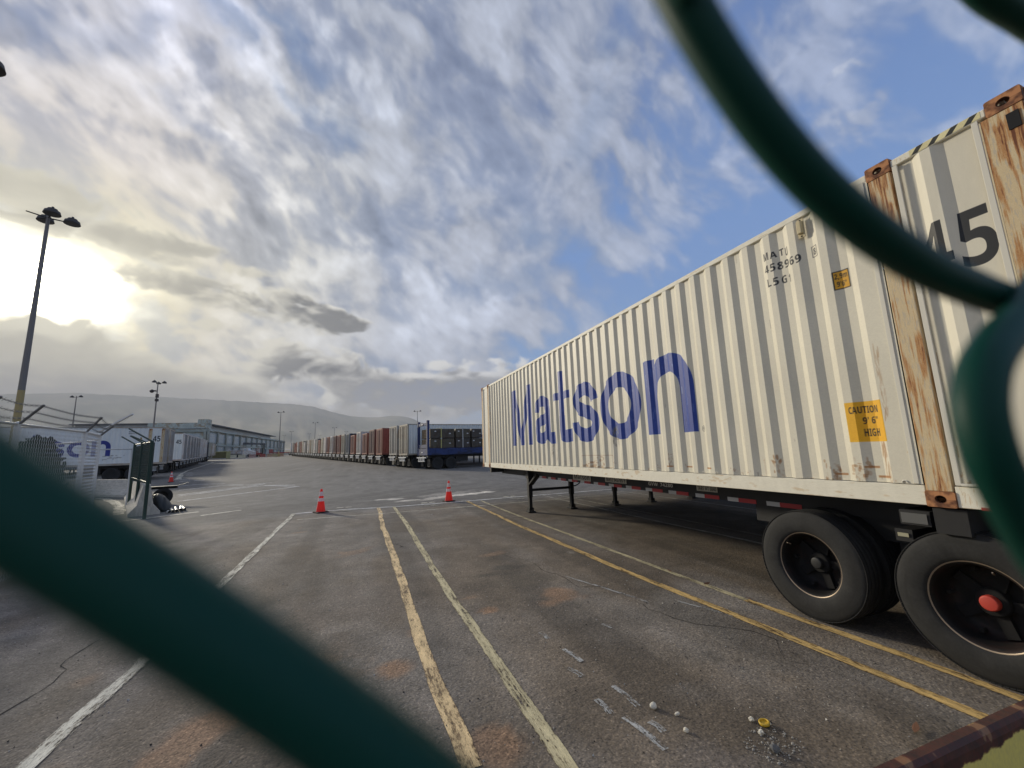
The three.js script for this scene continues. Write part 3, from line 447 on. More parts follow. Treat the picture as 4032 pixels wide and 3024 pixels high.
const M = {
  side: new THREE.MeshStandardMaterial({ map: sideMap, roughness: 0.55 }), rear: new THREE.MeshStandardMaterial({ map: rearMap, roughness: 0.55 }),
  cream: std(0.66, 0.63, 0.53, 0.6), rail: new THREE.MeshStandardMaterial({ map: railMap, roughness: 0.6 }),
  postA: new THREE.MeshStandardMaterial({ map: rustMap(3, 0.085), roughness: 0.75 }), postB: new THREE.MeshStandardMaterial({ map: rustMap(14, 0.13), roughness: 0.78 }),
  cast: new THREE.MeshStandardMaterial({ map: castMap, roughness: 0.85 }), dark: std(0.01, 0.01, 0.011, 0.9), black: std(0.013, 0.013, 0.014, 0.55, 0.1),
  stripe: new THREE.MeshStandardMaterial({ roughness: 0.6, map: canvas(256, 32, (x, w, h) => { x.fillStyle = '#d9cf9e'; x.fillRect(0, 0, w, h); x.fillStyle = '#22231f'; for (let k = 0; k < 4; k++) { x.beginPath(); x.moveTo(k * 64 + 6, h); x.lineTo(k * 64 + 32, h); x.lineTo(k * 64 + 58, 0); x.lineTo(k * 64 + 32, 0); x.fill(); } grainy(x, w, h, 4, 20, 20); }) }),
};
// a corner casting: a hollow steel block with an oval hole in its outer faces
function castingGeo() {
  const w = 0.178, h = 0.118, s = new THREE.Shape(); s.moveTo(-w / 2 + 0.015, -h / 2); s.lineTo(w / 2 - 0.015, -h / 2); s.quadraticCurveTo(w / 2, -h / 2, w / 2, -h / 2 + 0.015); s.lineTo(w / 2, h / 2 - 0.015); s.quadraticCurveTo(w / 2, h / 2, w / 2 - 0.015, h / 2); s.lineTo(-w / 2 + 0.015, h / 2); s.quadraticCurveTo(-w / 2, h / 2, -w / 2, h / 2 - 0.015); s.lineTo(-w / 2, -h / 2 + 0.015); s.quadraticCurveTo(-w / 2, -h / 2, -w / 2 + 0.015, -h / 2);
  const hole = new THREE.Path(); hole.absellipse(0, 0, 0.036, 0.030, 0, Math.PI * 2, true); s.holes.push(hole);
  const g = new THREE.ExtrudeGeometry(s, { depth: 0.026, bevelEnabled: true, bevelSize: 0.002, bevelThickness: 0.002, bevelSegments: 1, curveSegments: 8 }); g.rotateY(-Math.PI / 2).translate(0.028, 0, 0);
  return merge([g, box(0.13, 0.012, 0.17, 0.095, 0.053, 0), box(0.13, 0.012, 0.17, 0.095, -0.053, 0), box(0.012, 0.094, 0.17, 0.155, 0, 0)]);
}
const CAST = castingGeo();

// ---- the big container in front
{
  const y0 = 1.22, L = 13.716, t = thing('shipping_container', 'cream corrugated container lettered in blue, parked nearest on a trailer', 'container');
  const dent = (z, y) => 0.006 * (fbm(z * 0.7, y * 1.1, 3) - 0.5) + (Math.hypot((z - 8.55) / 0.16, (y - 1.95) / 0.26) < 1 ? 0.012 : 0) + (Math.hypot((z - 6.05) / 0.2, (y - 1.7) / 0.2) < 1 ? 0.008 : 0);
  const main = part('side_wall', corrugated(S0, S1, Y0, Y1, 0.036, 0.278, 0.5, dent).translate(0.006, 0, 0), M.side, t);
  { const cuts = [[12.955, 1], [13.085, 1], [13.15, 0], [13.215, 0], [13.285, 1], [13.5, 1]], R = []; for (let i = 0; i < 5; i++) { const [a, p] = cuts[i], [b, q] = cuts[i + 1]; R.push([[p * 0.036, Y0, a], [q * 0.036, Y0, b], [q * 0.036, Y1, b], [p * 0.036, Y1, a], [(a - 12.955) / 0.545, 0, (b - 12.955) / 0.545, 1]]); } part('side_wall', quadStrip(R).translate(0.004, 0, 0), M.rear, t); }
  part('side_wall', corrugated(0.178, 0.762, Y0, Y1, 0.036, 0.278, 0.5).translate(0.006, 0, 0), M.cream, t);
  part('side_wall', flipX(corrugated(0.178, 13.5, Y0, Y1), CW), M.cream, t);
  const end = corrugated(0, CW - 0.3, Y0, Y1); end.rotateY(-Math.PI / 2).translate(CW - 0.15, 0, 0.06); part('front_wall', end, M.cream, t);
  part('roof', box(CW - 0.12, 0.02, L - 0.2, CW / 2, 4.085, L / 2), M.cream, t);
  part('floor', box(CW - 0.2, 0.10, L - 0.3, CW / 2, 1.33, L / 2), M.dark, t);
  for (const sgn of [0, 1]) {
    const x = sgn ? CW - 0.03 : 0.03, zs = [[0.178, 0.762], [0.94, 12.776], [12.954, 13.538]];
    part('bottom_rail', zs.map(([a, b]) => { const g = rbox(0.052, 0.155, b - a, sgn ? x - 0.01 : 0.038, 1.302, (a + b) / 2, 0.006); return g; }), M.rail, t);
    part('top_rail', zs.map(([a, b]) => rbox(0.06, 0.066, b - a, sgn ? x - 0.01 : 0.040, 4.055, (a + b) / 2, 0.012)), M.rail, t);
    for (const [z, w, m] of [[0.089, 0.176, M.postA], [0.851, 0.166, M.postA], [12.865, 0.164, M.postA], [13.606, 0.214, M.postB]])
      part('corner_post', rbox(0.11, 2.66, w, sgn ? CW - 0.060 : 0.060, 2.668, z, 0.008), m, t);
    for (const z of [0.089, 0.851, 12.865, 13.627]) for (const y of [y0 + 0.059, y0 + 2.837]) { const g = CAST.clone(); if (sgn) g.rotateY(Math.PI).translate(CW, 0, 0); part('corner_casting', g.translate(0, y, z), M.cast, t); }
  }
  // trim strips beside the posts, vents, hooks, the striped height tape, the hole in the rear post
  for (const z of [12.735, 12.985, 13.475, 0.965]) part('trim_strip', rbox(0.012, 2.63, 0.035, 0.004, 2.703, z, 0.003), M.cream, t);
  part('striped_tape', new THREE.PlaneGeometry(0.42, 0.05).rotateY(-Math.PI / 2).translate(0.0085, 4.056, 13.30), M.stripe, t);
  const vent = part('vent', [rbox(0.05, 0.135, 0.05, -0.008, 3.905, 12.168, 0.01), rbox(0.008, 0.2, 0.07, 0.004, 3.90, 12.168, 0.003)], std(0.52, 0.44, 0.26, 0.6), t);
  for (const y of [3.985, 3.815]) part('bolt', new THREE.CylinderGeometry(0.008, 0.008, 0.006, 8).rotateZ(Math.PI / 2).translate(-0.001, y, 12.168), M.dark, vent);
  for (const [z, r] of [[12.66, 1], [10.26, 1], [10.52, 1], [10.74, 1], [8.2, 1], [5.2, 1]]) part('lashing_hook', new THREE.TorusGeometry(0.018, 0.005, 6, 12, Math.PI).rotateY(Math.PI / 2).translate(0.0, 1.392, z), M.cream, t);
  part('post_slot', box(0.014, 0.12, 0.06, 0.0045, 3.89, 13.655), M.dark, t);
  for (const [a, b] of [[13.0, 13.12], [13.14, 13.5]]) part('lower_lip', rbox(0.03, 0.02, b - a, 0.012, 1.395, (a + b) / 2, 0.004), M.cream, t);
  part('red_marker', box(0.01, 0.02, 0.16, 0.012, 1.232, 13.16), std(0.4, 0.03, 0.02, 0.5), t);
  for (const s of [0, 1]) { const d = part('door', [box(1.08, 2.6, 0.05, 0.65 + s * 1.13, 2.68, L - 0.06)], M.cream, t); for (const k of [0, 1]) part('lock_rod', bar([0.3 + s * 1.13 + k * 0.6, 1.4, L - 0.015], [0.3 + s * 1.13 + k * 0.6, 3.95, L - 0.015], 0.017), std(0.4, 0.38, 0.34, 0.5, 0.6), d); }
}

// ---- wheels and trailer chassis
const rubber = new THREE.MeshStandardMaterial({ roughness: 0.8, map: bytes(512, 256, (u, v) => { const a = fbm(u * 30, v * 12, 4, 30, 12), b = vnoise(u * 256, v * 128, 256, 128), ring = 0.5 + 0.5 * Math.sin(v * 150); const l = 31 + (a - 0.5) * 22 + (b - 0.5) * 10 + (v > 0.15 && v < 0.4 ? ring * 4 : 0); return [l, l, l * 0.98]; }) });
const TYRE = (() => {
  const R = 0.525, w = 0.26, p = [], h = w / 2;
  const prof = [[0.300, -h + 0.035], [0.312, -h + 0.018], [0.335, -h + 0.008], [0.38, -h], [0.43, -h + 0.001], [0.435, -h + 0.006], [0.44, -h + 0.002], [0.475, -h + 0.010], [0.492, -h + 0.014], [0.512, -h + 0.024], [0.521, -h + 0.036]];
  for (const [r, x] of prof) p.push([r, x]);
  for (const x of [-0.055, 0, 0.055]) p.push([R, x - 0.008], [R - 0.012, x - 0.006], [R - 0.012, x + 0.006], [R, x + 0.008]);
  for (const [r, x] of prof.slice().reverse()) p.push([r, -x]);
  const g = new THREE.LatheGeometry(p.map(([r, x]) => new THREE.Vector2(r, x)), 72); g.rotateZ(Math.PI / 2);
  const lugs = []; for (let k = 0; k < 96; k++) for (const s of [-1, 1]) { const a = k / 96 * Math.PI * 2; const b = box(0.030, 0.006, 0.03, s * (h - 0.030), 0.5165, 0); b.rotateX(a); lugs.push(b); }
  return merge([g, ...lugs]);
})();
const hubMat = std(0.0045, 0.004, 0.004, 0.9);
const rimMat = new THREE.MeshStandardMaterial({ roughness: 0.7, metalness: 0.2, map: bytes(256, 64, (u, v) => { const q = fbm(u * 12, v * 5, 5, 12, 5), t = fbm(u * 50, v * 20, 3, 50, 20); const a = smooth(0.46, 0.66, q * 0.7 + t * 0.3); return [9 + a * 22, 8 + a * 9, 8 + a * 5]; }) });
const rimEdge = std(0.28, 0.22, 0.16, 0.45, 0.5);
function wheelPair(parent, x, z, cap) {          // two tyres on one hub, outer face toward -x at x
  const out = [];
  for (const k of [0, 1]) {
    const w = new THREE.Group(); w.name = 'wheel'; w.position.set(x + 0.13 + k * 0.33, 0.524, z); w.rotation.x = k * 0.4 + z; parent.add(w);
    part('tyre', TYRE, rubber, w);
    if (k) { part('rim', new THREE.CylinderGeometry(0.302, 0.302, 0.2, 40, 1).rotateZ(Math.PI / 2), M.black, w); }
    else {
      const lathe = (pts, s = 48) => new THREE.LatheGeometry(pts.map(([r, q]) => new THREE.Vector2(r, q)), s).rotateZ(Math.PI / 2);
      part('rim', [lathe([[0.302, 0.10], [0.290, 0.10], [0.275, 0.07], [0.268, 0.0], [0.262, -0.09], [0.20, -0.105], [0.15, -0.11], [0.02, -0.11]])], rimMat, w);
      part('rim_edge', lathe([[0.296, 0.098], [0.306, 0.106], [0.312, 0.102], [0.306, 0.094], [0.296, 0.098]]), rimEdge, w);
      const spokes = []; for (let q = 0; q < 5; q++) { const b = box(0.05, 0.17, 0.075, -0.0, 0.16, 0); b.rotateX(q / 5 * Math.PI * 2); spokes.push(b.translate(0.095, 0, 0)); }
      part('hub', [...spokes, lathe([[0.10, -0.11], [0.10, -0.05], [0.085, -0.035], [0, -0.035]], 24), ...[0, 1, 2, 3, 4].map((q) => { const b = new THREE.CylinderGeometry(0.017, 0.017, 0.05, 6).rotateZ(Math.PI / 2).translate(0.05, 0.235, 0); b.rotateX((q + 0.5) / 5 * Math.PI * 2); return b; })], hubMat, w);
      part('hub_cap', lathe([[0.055, -0.05], [0.055, 0.0], [0.045, 0.01], [0, 0.01]], 24), cap, w);
      part('valve', bar([-0.07, 0.25, 0], [-0.105, 0.27, 0], 0.006, 0.005, 6), rimEdge, w);
    }
  }
}
const tapeWhite = std(0.55, 0.55, 0.54, 0.4), tapeRed = std(0.42, 0.02, 0.025, 0.4);
function plate(lines, w, h, dark = false) { return new THREE.MeshStandardMaterial({ roughness: 0.5, map: canvas(512, Math.round(512 * h / w), (x, cw, ch) => { x.fillStyle = dark ? '#141414' : '#b9b5a6'; x.fillRect(0, 0, cw, ch); text(x, lines, cw * 0.05, ch * 0.82, ch * 0.64, cw * 0.9, 'bold', dark ? '#d8d6cc' : '#1c1c1c'); grainy(x, cw, ch, 6, 12, 18); }) }); }
function chassis(label, full) {
  const t = thing('trailer_chassis', label, 'trailer', [0, 0, 0]);
  const xb = 0.50;
  part('frame', [...[xb + 0.05, CW - xb - 0.05].map((x) => box(0.10, 0.21, 12.5, x, 1.10, 6.95)), ...[0.6, 2.2, 3.6, 5.4, 7.2, 9, 10.6, 13.1].map((z) => box(1.4, 0.14, 0.1, CW / 2, 1.09, z)), box(CW - 0.1, 0.16, 0.16, CW / 2, 1.13, 0.8), box(CW - 0.1, 0.19, 0.2, CW / 2, 1.11, 12.88)], M.black, t);
  part('axle_frame', [...[xb + 0.12, CW - xb - 0.12].map((x) => box(0.12, 0.22, 3.0, x, 0.90, 12.25)), box(1.6, 0.13, 0.13, CW / 2, 0.53, 11.68), box(1.6, 0.13, 0.13, CW / 2, 0.53, 12.93), ...[xb + 0.14, CW - xb - 0.14].flatMap((x) => [box(0.1, 0.34, 0.2, x, 0.72, 11.68), box(0.1, 0.34, 0.2, x, 0.72, 12.93), box(0.12, 0.36, 0.14, x, 0.76, 12.3)])], M.black, t);
  for (const x of [0.43, CW - 0.67]) {
    const leg = part('landing_leg', [box(0.115, 0.75, 0.13, x, 0.80, 3.42), box(0.09, 0.5, 0.10, x, 0.30, 3.42), beam([x, 0.78, 3.50], [x + 0.06, 1.08, 3.95], 0.16, 0.04), box(0.16, 0.20, 0.20, x, 1.06, 3.42)], M.black, t);
    part('foot', [box(0.22, 0.03, 0.24, x, 0.02, 3.42), box(0.02, 0.11, 0.16, x - 0.06, 0.075, 3.42), box(0.02, 0.11, 0.16, x + 0.06, 0.075, 3.42)], M.black, leg);
  }
  part('cross_bar', [beam([0.46, 0.62, 3.42], [CW - 0.70, 0.62, 3.42], 0.05, 0.07)], M.black, t);
  part('air_hose', new THREE.TubeGeometry(new THREE.CatmullRomCurve3([new V3(CW - 0.62, 0.95, 3.6), new V3(CW - 0.55, 0.78, 3.75), new V3(CW - 0.62, 0.68, 3.6), new V3(CW - 0.68, 0.66, 3.45)]), 14, 0.016, 6), M.black, t);
  if (full) {
    const P = (s, y) => [14.83 - (14.83 - s) * (4.17 + xb - 0.004) / 4.47, 1.76 - (1.76 - y) * (4.17 + xb - 0.004) / 4.47];
    for (let k = 0; k < 13; k++) { const a = 4.465 + k * 0.555, [z0, y] = P(a, 1.05), [z1] = P(a + 0.165, 1.05), [z2] = P(a + 0.42, 1.05); part('white_tape', box(0.004, 0.052, z1 - z0, xb - 0.002, y, (z0 + z1) / 2), tapeWhite, t); part('red_tape', box(0.004, 0.052, z2 - z1 - 0.004, xb - 0.002, y, (z1 + z2) / 2), tapeRed, t); }
    for (const [a, b, y, h, s, dk] of [[6.36, 7.13, 1.15, 0.16, 'Matson', 0], [7.68, 8.38, 1.155, 0.11, 'MATZ 945765 Y', 0], [8.95, 9.6, 1.15, 0.09, 'GVW  74280', 1], [10.05, 10.42, 1.155, 0.085, 'TARE WT 6840', 0]]) { const [z0, yy] = P(a, y), [z1] = P(b, y); const g = new THREE.PlaneGeometry(z1 - z0, h).rotateY(-Math.PI / 2).translate(xb - 0.006, yy, (z0 + z1) / 2); part('sign_plate', g, plate(s, z1 - z0, h, dk), t); }
    part('sign_plate', new THREE.PlaneGeometry(0.17, 0.08).rotateY(-Math.PI / 2).translate(0.03, 1.11, 12.66), std(0.10, 0.10, 0.095, 0.5), t);
    part('bracket', [box(0.02, 0.11, 0.2, 0.05, 1.11, 12.66), box(0.5, 0.1, 0.2, 0.3, 1.12, 12.66)], M.black, t);
    part('marker_label', box(0.005, 0.03, 0.075, 0.10, 0.955, 12.53), std(0.35, 0.33, 0.22, 0.6), t);
    part('label_holder', box(0.4, 0.10, 0.12, 0.31, 0.95, 12.53), M.black, t);
  }
  const capBlack = std(0.02, 0.02, 0.02, 0.5), capRed = std(0.5, 0.055, 0.035, 0.5);
  wheelPair(t, 0.08, 11.68, capBlack); wheelPair(t, 0.08, 12.93, full ? capRed : capBlack);
  const far = [[11.68], [12.93]]; for (const [z] of far) for (const k of [0, 1]) { const w = new THREE.Group(); w.name = 'wheel'; w.position.set(CW - 0.21 - k * 0.33, 0.524, z); t.add(w); part('tyre', TYRE, rubber, w); part('rim', new THREE.CylinderGeometry(0.302, 0.302, 0.18, 32).rotateZ(Math.PI / 2), M.black, w); }
  return t;
}
chassis('black trailer chassis with red and white tape under the nearest container', true);
{
  const c2 = chassis('black trailer chassis standing just behind the nearest trailer', false); c2.position.set(2.78, 0, 0.1);
  const c3 = chassis('added black trailer chassis third from the empty stall', false); c3.position.set(5.75, 0, 0.1);  // extra chassis, added so less sky light reaches the ground
}
// ---------------------------------------------------------------- rows of containers on trailers along the lane
const ACROSS = RIGHT.clone().multiplyScalar(0.838).addScaledVector(AHEAD, 0.545), ALONG = RIGHT.clone().multiplyScalar(-0.545).addScaledVector(AHEAD, 0.838);
const ground = (p, up = 0) => { p.y = rise(p.z) + up; return p; };
const grime = [5, 23, 37].map((s) => bytes(512, 256, (u, v) => { const q = fbm(u * 16 + s, v * 3, 5), t = fbm(u * 50 + s, v * 2.2, 4), low = smooth(0.5, 0.68, q + (v < 0.15 ? 0.07 : 0)), l = 226 + (q - 0.5) * 40 + (t - 0.5) * 46; return [l - low * 36, l - low * 62, l - low * 82]; }));
const SHAPES = {};
function shell(L, H) {
  const key = `${L}/${H}`; if (SHAPES[key]) return SHAPES[key];
  const lo = 0.15, hi = H - 0.09, s = {};
  s.wall = corrugated(0.16, L - 0.16, lo, hi, 0.036, 0.278, 0.5).translate(0.004, 0, 0); s.wall2 = flipX(s.wall, CW);
  s.front = corrugated(0.14, CW - 0.14, lo, hi, 0.036, 0.25, 0.5).rotateY(-Math.PI / 2).translate(CW, 0, 0.004);
  s.roof = box(CW - 0.1, 0.03, L - 0.1, CW / 2, H - 0.05, L / 2);
  s.rail = merge([0.03, CW - 0.03].flatMap((x) => [box(0.056, 0.15, L - 0.3, x, 0.078, L / 2), box(0.056, 0.07, L - 0.3, x, H - 0.045, L / 2)]));
  s.frame = [box(CW - 0.3, 0.13, 0.08, CW / 2, H - 0.075, L - 0.045), box(CW - 0.3, 0.14, 0.08, CW / 2, 0.08, L - 0.045), box(CW - 0.3, 0.1, 0.08, CW / 2, H - 0.06, 0.045), box(CW - 0.3, 0.14, 0.08, CW / 2, 0.08, 0.045)];
  s.post = box(0.15, H - 0.24, 0.16); s.cast = rbox(0.165, 0.118, 0.18, 0, 0, 0, 0.01, 1);
  const rows = []; for (let k = 0; k < 4; k++) rows.push(box(0.16, H - 0.42, 0.02, -0.38 + k * 0.25, H / 2, 0.012));
  s.door = merge([box(1.04, H - 0.3, 0.04, 0, H / 2, -0.02), ...rows]);
  s.rods = merge([-0.3, 0.3].flatMap((x) => [bar([x, 0.16, 0.045], [x, H - 0.16, 0.045], 0.018, 0.018, 6), box(0.1, 0.03, 0.03, x + 0.08, 1.0, 0.05)]));
  return SHAPES[key] = s;
}
const paintCache = {};
function coat(rgb, k = 0, rough = 0.62) { const key = rgb.join() + k; return paintCache[key] ??= new THREE.MeshStandardMaterial({ color: new THREE.Color().setRGB(...rgb), map: grime[k % 3], roughness: rough }); }
const steelRod = std(0.34, 0.33, 0.31, 0.5, 0.5);
function makeBox(label, { L = 12.192, H = 2.591, paint, frame, wall, wall2, door, fullParts = true }) {
  const s = shell(L, H), t = thing('shipping_container', label, 'container'), fr = frame ?? paint;
  part('side_wall', s.wall, wall ?? paint, t); part('side_wall', s.wall2, wall2 ?? wall ?? paint, t);
  part('front_wall', s.front, paint, t); part('roof', s.roof, paint, t);
  part('rail', s.rail, fr, t); for (const f of s.frame) part('end_beam', f, fr, t);
  for (const x of [0.08, CW - 0.08]) for (const z of [0.09, L - 0.09]) { const p = part('corner_post', s.post, fr, t); p.position.set(x, H / 2, z); if (fullParts) for (const y of [0.06, H - 0.058]) { const c = part('corner_casting', s.cast, fr, t); c.position.set(x + (x < 1 ? -0.001 : 0.001), y, z); } }
  for (const x of [0.69, CW - 0.69]) { const d = part('door', s.door, door ?? paint, t); d.position.set(x, 0, L - 0.03); if (fullParts) part('lock_rod', s.rods, steelRod, d); }
  return t;
}
const whiteBumper = std(0.62, 0.62, 0.6, 0.6);
const TYRE_LOW = new THREE.LatheGeometry([[0.29, -0.11], [0.44, -0.13], [0.5, -0.12], [0.525, -0.09], [0.525, 0.09], [0.5, 0.12], [0.44, 0.13], [0.29, 0.11]].map(([r, x]) => new THREE.Vector2(r, x)), 24).rotateZ(Math.PI / 2);
let rowChassis0;
function rowChassis(label, group) {
  if (rowChassis0) { const c = copyOf(rowChassis0, label); return c; }
  const t = thing('trailer_chassis', label, 'trailer', [0, 0, 0], 0, group);
  part('frame', [...[0.72, CW - 0.72].map((x) => box(0.12, 0.2, 12.2, x, 1.1, 6.1)), box(CW - 0.1, 0.16, 0.16, CW / 2, 1.12, 0.2), box(CW - 0.1, 0.16, 0.16, CW / 2, 1.12, 12.0), box(1.7, 0.12, 0.12, CW / 2, 0.53, 9.9), box(1.7, 0.12, 0.12, CW / 2, 0.53, 11.15), ...[9.9, 11.15].flatMap((z) => [0.72, CW - 0.72].map((x) => box(0.14, 0.5, 0.3, x, 0.78, z)))], M.black, t);
  for (const x of [0.42, CW - 0.42]) part('added_mud_flap', box(0.62, 0.75, 0.015, x, 0.62, 11.86), M.black, t);  // flaps added to block light passing under the row
  part('shade_box', box(1.3, 0.42, 1.2, CW / 2, 0.82, 8.6), M.black, t);  // plain black box added to darken the gap below the container
  part('bumper', [box(2.2, 0.10, 0.06, CW / 2, 1.03, 12.22), ...[0.62, 1.0, CW - 1.0, CW - 0.62].map((x) => box(0.12, 0.28, 0.06, x, 0.84, 12.22)), box(1.5, 0.07, 0.06, CW / 2, 0.72, 12.22)], whiteBumper, t);
  for (const x of [0.55, CW - 0.55]) part('landing_leg', [box(0.12, 0.95, 0.12, x, 0.55, 2.6), box(0.24, 0.03, 0.24, x, 0.03, 2.6)], M.black, t);
  for (const z of [9.9, 11.15]) for (const x of [0.21, 0.55, CW - 0.55, CW - 0.21]) { const w = part('wheel', [TYRE_LOW, new THREE.CylinderGeometry(0.29, 0.29, 0.1, 16).rotateZ(Math.PI / 2)], rubber, t); w.position.set(x, 0.525, z); }
  rowChassis0 = t; return t;
}
function park(o, corner, dir, cx, cz, up) { const turn = Math.atan2(dir.x, dir.z); o.rotation.y = turn; const off = new V3(cx, 0, cz).applyAxisAngle(new V3(0, 1, 0), turn); o.position.copy(corner).sub(off); o.position.y = up; }
const ORD = ['', 'first', 'second', 'third', 'fourth', 'fifth', 'sixth', 'seventh', 'eighth', 'ninth', 'tenth', 'eleventh', 'twelfth', 'thirteenth', 'fourteenth', 'fifteenth', 'sixteenth', 'seventeenth', 'eighteenth', 'nineteenth', 'twentieth', 'twenty-first', 'twenty-second', 'twenty-third', 'twenty-fourth', 'twenty-fifth', 'twenty-sixth', 'twenty-seventh', 'twenty-eighth', 'twenty-ninth', 'thirtieth', 'thirty-first', 'thirty-second', 'thirty-third', 'thirty-fourth'];
const C = { cream: [0.55, 0.52, 0.42], grey: [0.36, 0.38, 0.37], light: [0.50, 0.51, 0.47], white: [0.80, 0.80, 0.77], red: [0.30, 0.075, 0.05], brick: [0.36, 0.11, 0.07], maroon: [0.19, 0.07, 0.06], navy: [0.018, 0.026, 0.05], blue: [0.12, 0.17, 0.24], tan: [0.40, 0.34, 0.25], brown: [0.17, 0.085, 0.06], slate: [0.09, 0.10, 0.11] };
const logoWall = new THREE.MeshStandardMaterial({ roughness: 0.6, map: canvas(2048, 512, (x, w, h) => { const L = 13.4, px = w / L, py = h / 2.656; x.fillStyle = '#e2e3de'; x.fillRect(0, 0, w, h); drawLogo(x, 0, (1.37 + 2.656) * py, px, py, 'rgb(38,54,132)'); text(x, 'MATU', 11.4 * px, (4.02 - 3.7) * py, 0.09 * py, 0.3 * px); text(x, '456213 3', 11.4 * px, (4.02 - 3.56) * py, 0.09 * py, 0.48 * px); x.fillStyle = '#a08a5a'; x.fillRect(12.1 * px, (4.02 - 3.3) * py, 0.12 * px, 0.16 * py); text(x, '45', 12.86 * px, (4.02 - 2.98) * py, 0.44 * py, 0.48 * px, 'bold', '#24262a'); const r = rng(77); for (let k = 0; k < 26; k++) { x.globalAlpha = 0.4; x.fillStyle = '#8d8a82'; x.beginPath(); x.ellipse((10.1 + r() * 1.2) * px, (4.02 - 1.8 + (r() - 0.5) * 0.35) * py, 4 + 14 * r(), 3 + 8 * r(), 0, 0, 7); x.fill(); } x.globalAlpha = 1; weather(x, w, h, 12, px, 0.4); grainy(x, w, h, 13, 8, 8); }) });
const ageWall = (label45, seed) => new THREE.MeshStandardMaterial({ roughness: 0.6, map: canvas(1024, 256, (x, w, h) => { const L = 13.4, px = w / L, py = h / 2.656; x.fillStyle = '#e0e2dc'; x.fillRect(0, 0, w, h); if (label45) text(x, '45', 12.86 * px, (4.02 - 2.98) * py, 0.44 * py, 0.48 * px, 'bold', '#24262a'); drawLogo(x, 0, (1.37 + 2.656) * py, px, py, 'rgb(38,54,132)'); weather(x, w, h, seed, px, 0.4); grainy(x, w, h, seed, 8, 10); }) });
const wall45 = ageWall(true, 19), wallPlain = coat(C.white, 1);
const rustPost = new THREE.MeshStandardMaterial({ map: rustMap(29, 0.07, 128, 512), roughness: 0.8 });
const tritonWall = new THREE.MeshStandardMaterial({ roughness: 0.65, map: canvas(2048, 512, (x, w, h) => { const L = 11.87, px = w / L, py = h / 2.65; x.fillStyle = '#94493a'; x.fillRect(0, 0, w, h); 'TRITON'.split('').forEach((c, k) => text(x, c, (0.62) * px, (0.62 + k * 0.29) * py, 0.23 * py, 0.36 * px, 'bold', '#d9d2c8', 'serif')); weather(x, w, h, 55, px, 0.8); grainy(x, w, h, 15, 10, 14); }) });
